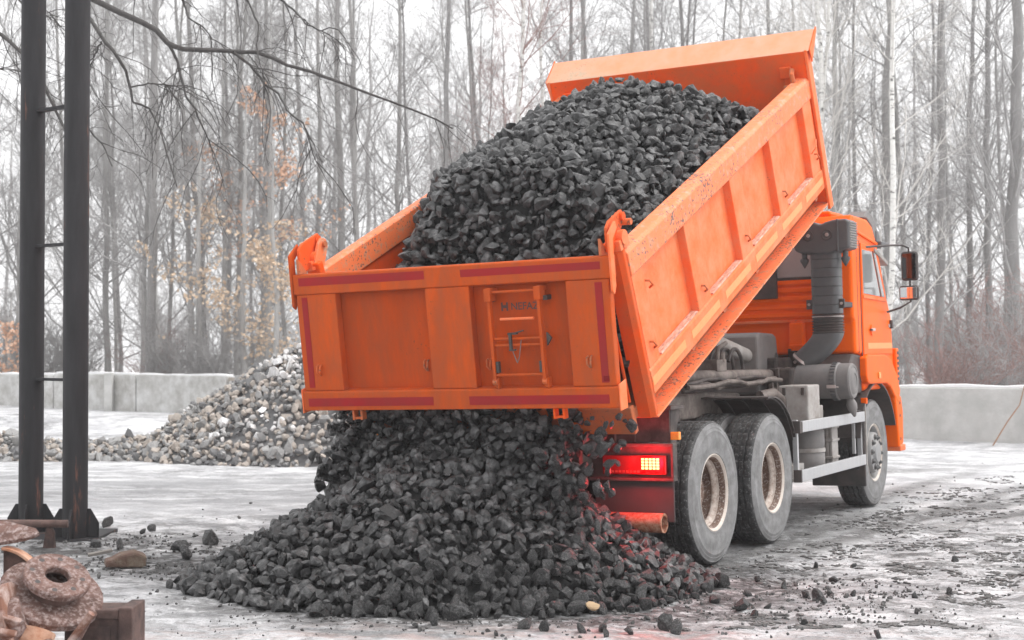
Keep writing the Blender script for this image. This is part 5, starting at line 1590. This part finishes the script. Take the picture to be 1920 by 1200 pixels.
def tree_arrays(seed, height, r0, nb=54, low=0.10, blen=0.24, up=0.10, twig=6, sec=9, rt=0.0030, lean=0.02, fork=False, droop=0.0):
    g = np.random.default_rng(seed)
    K = 16
    z = np.linspace(0, 1, K)
    off = np.cumsum(g.normal(0, 0.022, (K, 2)), 0) * height * 0.12 + np.outer(z, g.normal(0, lean, 2)) * height
    line = np.concatenate([off, (z * height)[:, None]], 1)[None]
    line[0, 0, 2] = -0.4
    rad = r0 * (1 - z) ** 0.8 + 0.012
    rad[0] *= 1.35
    trunk = [sweep(line, rad[None], 9)]
    stems = [line]
    if fork:
        s0 = line[0, 3:4]
        fk = grow(g, s0, np.array([[g.normal(0, .25), g.normal(0, .25), 1.0]]), np.array([height * 0.75]), K, 0.03, 0.03)
        trunk.append(sweep(fk, (r0 * 0.62 * (1 - z) ** 0.8 + 0.012)[None], 8))
        stems.append(fk)
    parts = []
    for ln in stems:
        st, tan, tt = on_lines(g, ln, nb, low, 0.98)
        az = g.uniform(0, 2 * np.pi, nb)
        el = g.uniform(0.35, 1.15, nb)
        d = np.stack([np.cos(az) * np.cos(el), np.sin(az) * np.cos(el), np.sin(el)], -1)
        ln_ = height * blen * (1.05 - 0.75 * tt) * g.uniform(0.5, 1.15, nb)
        b1 = grow(g, st, d, ln_, 7, up, 0.13)
        rb = np.clip(ln_ * 0.0065, 0.007, 0.034)[:, None] * np.linspace(1, 0.28, 7)[None]
        parts.append(sweep(b1, rb, 5))
        s2, t2, q2 = on_lines(g, b1, sec, 0.15, 1.0)
        l2 = np.repeat(ln_, sec) * (0.55 - 0.3 * q2) * g.uniform(0.6, 1.3, len(s2))
        b2 = grow(g, s2, perp(g, t2, 0.9), l2, 5, up * 0.5 - droop, 0.18)
        parts.append(sweep(b2, np.clip(l2 * 0.006, 0.004, 0.012)[:, None] * np.linspace(1, 0.45, 5)[None], 3))
        s3, t3, q3 = on_lines(g, b2, twig, 0.1, 1.0)
        l3 = np.clip(np.repeat(l2, twig) * g.uniform(0.3, 0.75, len(s3)), 0.15, 1.3)
        b3 = grow(g, s3, perp(g, t3, 0.8), l3, 4, -droop, 0.22)
        parts.append(sweep(b3, np.full((len(s3), 4), rt) * np.linspace(1, 0.6, 4)[None], 3))
    return cat(trunk), cat(parts), line[0]


def leaves(g, lo, hi, n, size, pts):
    k = g.integers(0, len(pts), n)
    c = pts[k] + g.normal(0, 0.10, (n, 3))
    c = c[(c[:, 2] > lo) & (c[:, 2] < hi)]
    n = len(c)
    rot = rand_rot(n, g)
    q = np.array([[-.5, -.3, 0], [0.0, -.42, .05], [.5, -.1, 0], [.35, .35, .06], [-.25, .4, 0]]) 
    s = g.uniform(0.6, 1.3, n) * size
    v = np.einsum('nij,vj->nvi', rot, q) * s[:, None, None] + c[:, None, :]
    f = (np.array([[0, 1, 2, 3, 4]]) + 5 * np.arange(n)[:, None])
    return v.reshape(-1, 3), f


VAR = []
for k, kw in enumerate((dict(height=19, r0=0.095), dict(height=21, r0=0.125), dict(height=17, r0=0.07, up=0.13), dict(height=22, r0=0.16, blen=0.27),
                        dict(height=18, r0=0.085, fork=True, nb=36), dict(height=16, r0=0.055, up=0.14, low=0.05), dict(height=20, r0=0.095, low=0.18))):
    (tv, tf), (bv, bf), ln = tree_arrays(500 + k, **kw)
    VAR.append((tv, tf, bv, bf))
TR_MESH = {}


def tree(kind, bark, twig, x, y, rz=0.0, s=1.0, label='', group=None, name='bare_tree', thick=1.0):
    tv, tf, bv, bf = VAR[kind]
    key = (kind, bark.name, twig.name)
    if key not in TR_MESH:
        TR_MESH[key] = (mesh_np('trunk', tv, tf, bark, smooth=True), mesh_np('crown', bv, bf, twig, smooth=True))
    a, b = TR_MESH[key]
    t_ = empty(name, (x, y, 0.0), None, (0, 0, rz))
    t_.scale = (s * thick, s * thick, s)
    inst('trunk', a, t_)
    inst('crown', b, t_)
    tag(t_, label, 'tree', group)
    return t_


rt_ = random.Random(11)
# (u in the photo, distance, kind, bark, label or None)
spec = [(205, 47, 0, 0, None), (222, 52, 5, 0, None), (268, 46, 2, 0, None), (288, 42, 1, 1, 'thick dark bare trunk above the left concrete wall panel'), (313, 48, 5, 0, None), (356, 45, 0, 0, None), (384, 44, 6, 1, None), (420, 50, 2, 0, None),
        (446, 46, 4, 0, 'forked grey bare tree behind the dry-leaved bushes'), (482, 48, 0, 0, None), (505, 55, 6, 1, None), (541, 47, 2, 0, None), (590, 52, 0, 0, None), (643, 46, 1, 0, None), (676, 44, 4, 0, 'forked pale grey bare tree left of the coal load'), (742, 47, 6, 0, None),
        (781, 50, 2, 1, None), (816, 41, 6, 1, 'tall straight bare tree just left of the coal load peak'), (872, 48, 5, 0, None), (905, 53, 0, 1, None), (1048, 50, 0, 1, None), (1085, 46, 2, 0, None), (1120, 52, 6, 1, None), (1165, 47, 0, 0, None),
        (1290, 47, 0, 1, None), (1345, 51, 2, 0, None), (1395, 46, 5, 0, None), (1440, 49, 0, 1, None), (1480, 55, 2, 0, None), (1563, 43, 6, 0, None), (1605, 50, 2, 1, None),
        (1648, 45, 3, 0, 'broad grey trunk directly left of the white birch behind the cab'), (1703, 47, 0, 0, None), (1741, 51, 2, 1, None), (1764, 40, 1, 1, 'thick dark trunk right of the cab mirrors'), (1790, 50, 5, 0, None), (1826, 43, 0, 1, None),
        (1850, 41, 6, 1, 'leaning dark trunk between two thinner trees at the far right'), (1880, 44, 2, 0, None), (1912, 38, 3, 1, 'thick dark trunk at the right edge of the photo'),
        (120, 48, 2, 0, None), (22, 46, 0, 0, None), (60, 55, 6, 1, None), (-30, 44, 1, 1, None), (1965, 45, 0, 0, None), (2010, 42, 6, 1, None)]
def zone(u):
    if u < 165:
        return 'behind and left of the twin-tube post'
    if u < 560:
        return 'between the twin-tube post and the tailgate'
    if u < 1030:
        return 'left of the heaped coal load'
    if u < 1540:
        return 'behind the visor of the raised body'
    if u < 1690:
        return 'just above the truck cab'
    return 'right of the truck cab'


for u, d, kd, bk, lab in spec:
    t_ = tree(kd, BARK[bk], TWIG, (u - 960) / FPX * d, d, rt_.uniform(0, 6.28), rt_.uniform(0.9, 1.1), lab or f"{'dark-barked' if bk else 'slender grey'} bare tree in the wood {zone(u)}", None if lab else f"{'dark-barked' if bk else 'slender grey'} trees {zone(u)}")
    t_.rotation_euler = (rt_.uniform(-.02, .02), rt_.uniform(-.03, .03), t_.rotation_euler.z)
for k in range(12):
    d = rt_.uniform(50, 72)
    u = rt_.uniform(-150, 2070)
    bk = rt_.randint(0, 1)
    t_ = tree(rt_.choice((0, 1, 2, 4, 5, 6)), BARK[bk], TWIG, (u - 960) / FPX * d, d, rt_.uniform(0, 6.28), rt_.uniform(0.85, 1.2), f"{'dark-barked' if bk else 'slender grey'} bare tree farther back in the wood {zone(u)}", f"{'dark-barked' if bk else 'slender grey'} farther trees {zone(u)}")
for k in range(14):                                    # the wood goes on at both sides of the view
    d = rt_.uniform(42, 60)
    u = rt_.uniform(-900, -160) if k % 2 else rt_.uniform(2040, 2700)
    bk = rt_.randint(0, 1)
    side = 'left' if u < 0 else 'right'
    t_ = tree(rt_.choice((0, 1, 2, 4, 6)), BARK[bk], TWIG, (u - 960) / FPX * d, d, rt_.uniform(0, 6.28), rt_.uniform(0.85, 1.1), f"{'dark-barked' if bk else 'slender grey'} bare tree at the far {side} end of the wood", f"{'dark-barked' if bk else 'slender grey'} trees at the far {side} end")
for (u, d, kd, lab) in ((1655, 33, 2, 'white birch with pale spreading branches behind the truck cab'), (978, 42, 0, 'white birch left of the body visor with reddish twigs around it'), (1013, 43, 2, 'thin white birch touching the left end of the body visor'),
                        (1237, 44, 0, 'white birch rising behind the middle of the body visor'), (1525, 38, 4, 'forked pale birch right of the raised body')):
    t_ = tree(kd, BARK[2], TWIG_PALE if u > 1500 else (TWIG_RED if u < 1000 else TWIG), (u - 960) / FPX * d, d, rt_.uniform(0, 6.28), 0.95, lab, None, 'birch_tree')
    if u == 1655:
        t_.rotation_euler = (0.0, 0.055, 0.6)
for (u, d) in ((905, 45), (940, 47)):
    t_ = tree(5, BARK[0], TWIG_RED, (u - 960) / FPX * d, d, rt_.uniform(0, 6.28), 0.75, 'young reddish-twigged tree left of the coal load beside the white birches', 'reddish young trees')

# dry-leaved saplings and bare bushes behind the walls
BUSH = []
for k in range(3):
    g = np.random.default_rng(700 + k)
    n_ = 26
    st = np.concatenate([g.normal(0, 0.25, (n_, 2)), np.full((n_, 1), -0.1)], 1)
    d = np.concatenate([g.normal(0, 0.33, (n_, 2)), np.ones((n_, 1))], 1)
    L_ = g.uniform(1.2, 3.0, n_)
    b1 = grow(g, st, d, L_, 7, 0.03, 0.10)
    parts = [sweep(b1, (L_ * 0.006)[:, None] * np.linspace(1, .3, 7)[None], 4)]
    s2, t2, q2 = on_lines(g, b1, 12, 0.15, 1)
    l2 = g.uniform(0.3, 0.9, len(s2))
    b2 = grow(g, s2, perp(g, t2, 0.8), l2, 4, 0.05, 0.2)
    parts.append(sweep(b2, np.full((len(s2), 4), 0.006) * np.linspace(1, .6, 4)[None], 3))
    s3, t3, q3 = on_lines(g, b2, 4, 0.2, 1)
    l3 = g.uniform(0.12, 0.4, len(s3))
    b3 = grow(g, s3, perp(g, t3, 0.9), l3, 3, 0.0, 0.2)
    parts.append(sweep(b3, np.full((len(s3), 3), 0.0045), 3))
    BUSH.append(cat(parts) + (b2.reshape(-1, 3),))
for k in range(26):
    d = rt_.uniform(38, 50) if k < 22 else rt_.uniform(27, 34)
    u = rt_.uniform(-100, 2000) if k < 22 else rt_.uniform(1730, 2000)
    if k >= 99:
        d, u = rt_.uniform(38, 44), rt_.uniform(150, 620)
    red = rt_.random() < 0.35
    bv, bf, bp_ = BUSH[k % 3]
    key = ('bush', k % 3, red)
    if key not in TR_MESH:
        TR_MESH[key] = mesh_np('bare_bush', bv, bf, TWIG_RED if red else TWIG, smooth=True)
    o = inst('bare_bush', TR_MESH[key], None, ((u - 960) / FPX * d, d, 0), (0, 0, rt_.uniform(0, 6)), (rt_.uniform(0.8, 1.3),) * 3)
    tag(o, f"{'reddish' if red else 'grey-brown'} leafless bush {zone(u)}", 'bush', f"{'reddish' if red else 'grey-brown'} bushes {zone(u)}")

for k, (u, d, hgt, lo, hi, lm, n_, lab) in enumerate(((455, 40, 8.5, 0.6, 4.6, LEAF_TAN, 620, 'sapling with pale tan dry leaves above the gravel pile'), (515, 39, 7.0, 0.9, 4.8, LEAF_TAN, 460, 'tan-leaved sapling nearest the left edge of the tailgate'), (375, 41, 9.0, 1.8, 6.0, LEAF_TAN, 420, 'taller tan-leaved sapling above the left wall panel'),
                                                   (500, 43, 11.5, 4.6, 9.0, LEAF_ORANGE, 560, 'tree with orange dry leaves high above the gravel pile'), (415, 44, 11.0, 4.2, 7.6, LEAF_ORANGE, 480, 'tree with faded orange leaves right of the twin-tube post'), (18, 40, 3.0, 0.8, 2.2, LEAF_ORANGE, 260, 'low orange-leaved bush above the wall at the left edge'))):
    (tv, tf), (bv, bf), ln = tree_arrays(800 + k, hgt, 0.05 + 0.004 * hgt, nb=36, low=0.08, blen=0.24, up=0.06, twig=3, sec=5, rt=0.006)
    g = np.random.default_rng(850 + k)
    t_ = empty('leafy_sapling', ((u - 960) / FPX * d, d, 0))
    tag(t_, lab, 'tree')
    inst('trunk', mesh_np('trunk', tv, tf, BARK[0], smooth=True), t_)
    inst('crown', mesh_np('crown', bv, bf, TWIG, smooth=True), t_)
    cc = bv[g.integers(0, len(bv), 160)]
    pts = bv[(np.abs(bv[:, None, :] - cc[None, :70, :]).max(2).min(1) < 0.32)]
    lvv, lff = leaves(g, lo, hi, n_ * 3, 0.10, pts)
    o = link(bpy.data.objects.new('foliage', mesh_np('foliage', lvv, lff, lm)), t_)
    o['kind'] = 'stuff'

# far wood, one mass
g = np.random.default_rng(77)
FARV = [tree_arrays(900 + k, 18 + k, 0.14, nb=26, sec=5, twig=3, rt=0.005, low=0.06) for k in range(3)]
VV, FF, MI, o_ = [], [], [], 0
for k in range(36):
    d = g.uniform(76, 112)
    x = g.uniform(-0.42, 0.42) * d
    (tv, tf), (bv, bf), _ = FARV[k % 3]
    a = g.uniform(0, 6.28)
    rot = np.array([[math.cos(a), -math.sin(a), 0], [math.sin(a), math.cos(a), 0], [0, 0, 1]])
    s = g.uniform(0.8, 1.15)
    for vv, ff in ((tv, tf), (bv, bf)):
        VV.append(vv @ rot.T * s + np.array([x, d, 0]))
        FF.append(ff + o_)
        o_ += len(vv)
for k in range(22):
    d = g.uniform(56, 100)
    x = g.uniform(-0.40, 0.40) * d
    bv, bf, _ = BUSH[k % 3]
    a = g.uniform(0, 6.28)
    rot = np.array([[math.cos(a), -math.sin(a), 0], [math.sin(a), math.cos(a), 0], [0, 0, 1]])
    VV.append(bv @ rot.T * g.uniform(1.3, 2.0) + np.array([x, d, 0]))
    FF.append(bf + o_)
    o_ += len(bv)
o = link(bpy.data.objects.new('far_forest', mesh_np('far_forest', np.concatenate(VV), np.concatenate(FF), TWIG)))
tag(o, 'hazy mass of bare trees at the back of the wood', 'forest', kind='stuff')

# overhanging birch: its trunk stands left of the view, its limbs hang into the picture
D = 19.0
g = np.random.default_rng(5)
ov = empty('overhanging_birch', (-9.6, D + 1.0, 0))
tag(ov, 'dark birch limbs with drooping bare twigs hanging in from the upper left', 'tree')
O = np.array([-9.6, D + 1.0, 0])
z = np.linspace(0, 1, 12)
tl = np.stack([0.25 * z, -0.6 * z, 12.5 * z - 0.3], -1)[None]
MBt = mesh_np('trunk', *sweep(tl, (0.20 * (1 - z) ** 0.8 + 0.03)[None], 12), TWIG_DARK, smooth=True)
inst('trunk', MBt, ov)
limbs = [([(-420, -330), (-60, -120), (165, -6), (225, 22), (290, 52), (318, 84), (345, 92), (400, 94), (440, 97), (480, 96), (530, 118), (590, 138), (640, 155), (720, 186), (800, 216), (850, 240)], 0.047, D),
         ([(290, 55), (318, 85), (333, 112), (340, 150), (347, 178), (365, 205), (380, 238), (392, 268), (405, 300), (420, 340)], 0.023, D - 0.1),
         ([(437, 98), (470, 122), (500, 160), (525, 180), (540, 210), (566, 228), (578, 258), (590, 300), (620, 350)], 0.02, D - 0.2),
         ([(-300, -210), (60, -60), (140, 8), (165, 28), (192, 74), (215, 98), (232, 125), (245, 165), (248, 190), (278, 200), (300, 240), (320, 310), (330, 350)], 0.032, D - 0.6),
         ([(-300, -60), (-80, 30), (3, 64), (35, 92), (75, 140), (95, 185), (118, 235), (140, 246), (165, 240), (195, 275), (210, 312)], 0.03, D - 0.9),
         ([(-200, -240), (200, -120), (330, -30), (350, 20), (352, 34), (380, 50), (400, 75), (440, 96)], 0.022, D + 0.4),
         ([(100, -200), (420, -60), (466, 6), (485, 44), (482, 90), (490, 130), (500, 170)], 0.02, D + 0.2),
         ([(200, -200), (480, -40), (530, 2), (555, 22), (575, 46), (610, 60), (650, 90)], 0.022, D + 0.7),
         ([(-200, 160), (-20, 128), (36, 131)], 0.016, D - 0.4),
         ([(-120, -100), (20, -20), (60, 30), (90, 20), (110, 50)], 0.02, D - 0.3),
         ([(245, 165), (275, 158), (310, 158), (330, 170), (340, 185)], 0.012, D - 0.5),
         ([(190, 78), (175, 110), (165, 140), (168, 175)], 0.012, D - 0.6)]
parts, dense = [], []
for pts, r0, d in limbs:
    P_ = np.array([at(u, v, d + 0.25 * math.sin(i * 0.9)) - O for i, (u, v) in enumerate(pts)])
    tt = np.linspace(0, len(P_) - 1.001, 26)
    i = tt.astype(int)
    f = (tt - i)[:, None]
    f = f * f * (3 - 2 * f) * 0.5 + f * 0.5
    Q = P_[i] * (1 - f) + P_[i + 1] * f + g.normal(0, 0.006, (26, 3))
    parts.append(sweep(Q[None], (r0 * np.linspace(1, 0.22, 26))[None], 7))
    dense.append(Q)
dense = np.stack(dense)
s2, t2, q2 = on_lines(g, dense, 19, 0.10, 1.0)
dirs = perp(g, t2, 1.3) + np.array([0, 0, -0.30])
l2 = g.uniform(0.25, 1.35, len(s2))
b2 = grow(g, s2, dirs, l2, 7, -0.20, 0.20)
parts.append(sweep(b2, np.clip(l2 * 0.006, 0.0032, 0.008)[:, None] * np.linspace(1, .5, 7)[None], 4))
s3, t3, q3 = on_lines(g, b2, 4, 0.15, 1)
l3 = g.uniform(0.10, 0.45, len(s3))
b3 = grow(g, s3, perp(g, t3, 0.9), l3, 5, -0.12, 0.25)
parts.append(sweep(b3, np.full((len(s3), 5), 0.0028) * np.linspace(1, .6, 5)[None], 3))
vv, ff = cat(parts)
inst('crown', mesh_np('crown', vv, ff, TWIG_DARK, smooth=True), ov)

# ------------------------------------------------------------------ air
HAZE = 0.0013
if HAZE:
    hz = MB().box(-143, 143, -43, 153, -1.8, 27.0).build('haze', None)
    hm = bpy.data.materials.new('winter_haze')
    hm.use_nodes = True
    nt = hm.node_tree
    nt.nodes.clear()
    ho = nt.nodes.new('ShaderNodeOutputMaterial')
    pv = nt.nodes.new('ShaderNodeVolumePrincipled')
    pv.inputs['Color'].default_value = (0.97, 0.97, 0.98, 1)
    pv.inputs['Density'].default_value = HAZE
    pv.inputs['Anisotropy'].default_value = 0.2
    nt.links.new(pv.outputs['Volume'], ho.inputs['Volume'])
    hz.data.materials.clear()
    hz.data.materials.append(hm)
    tag(hz, 'pale winter haze filling the yard and the wood', 'haze', kind='stuff')
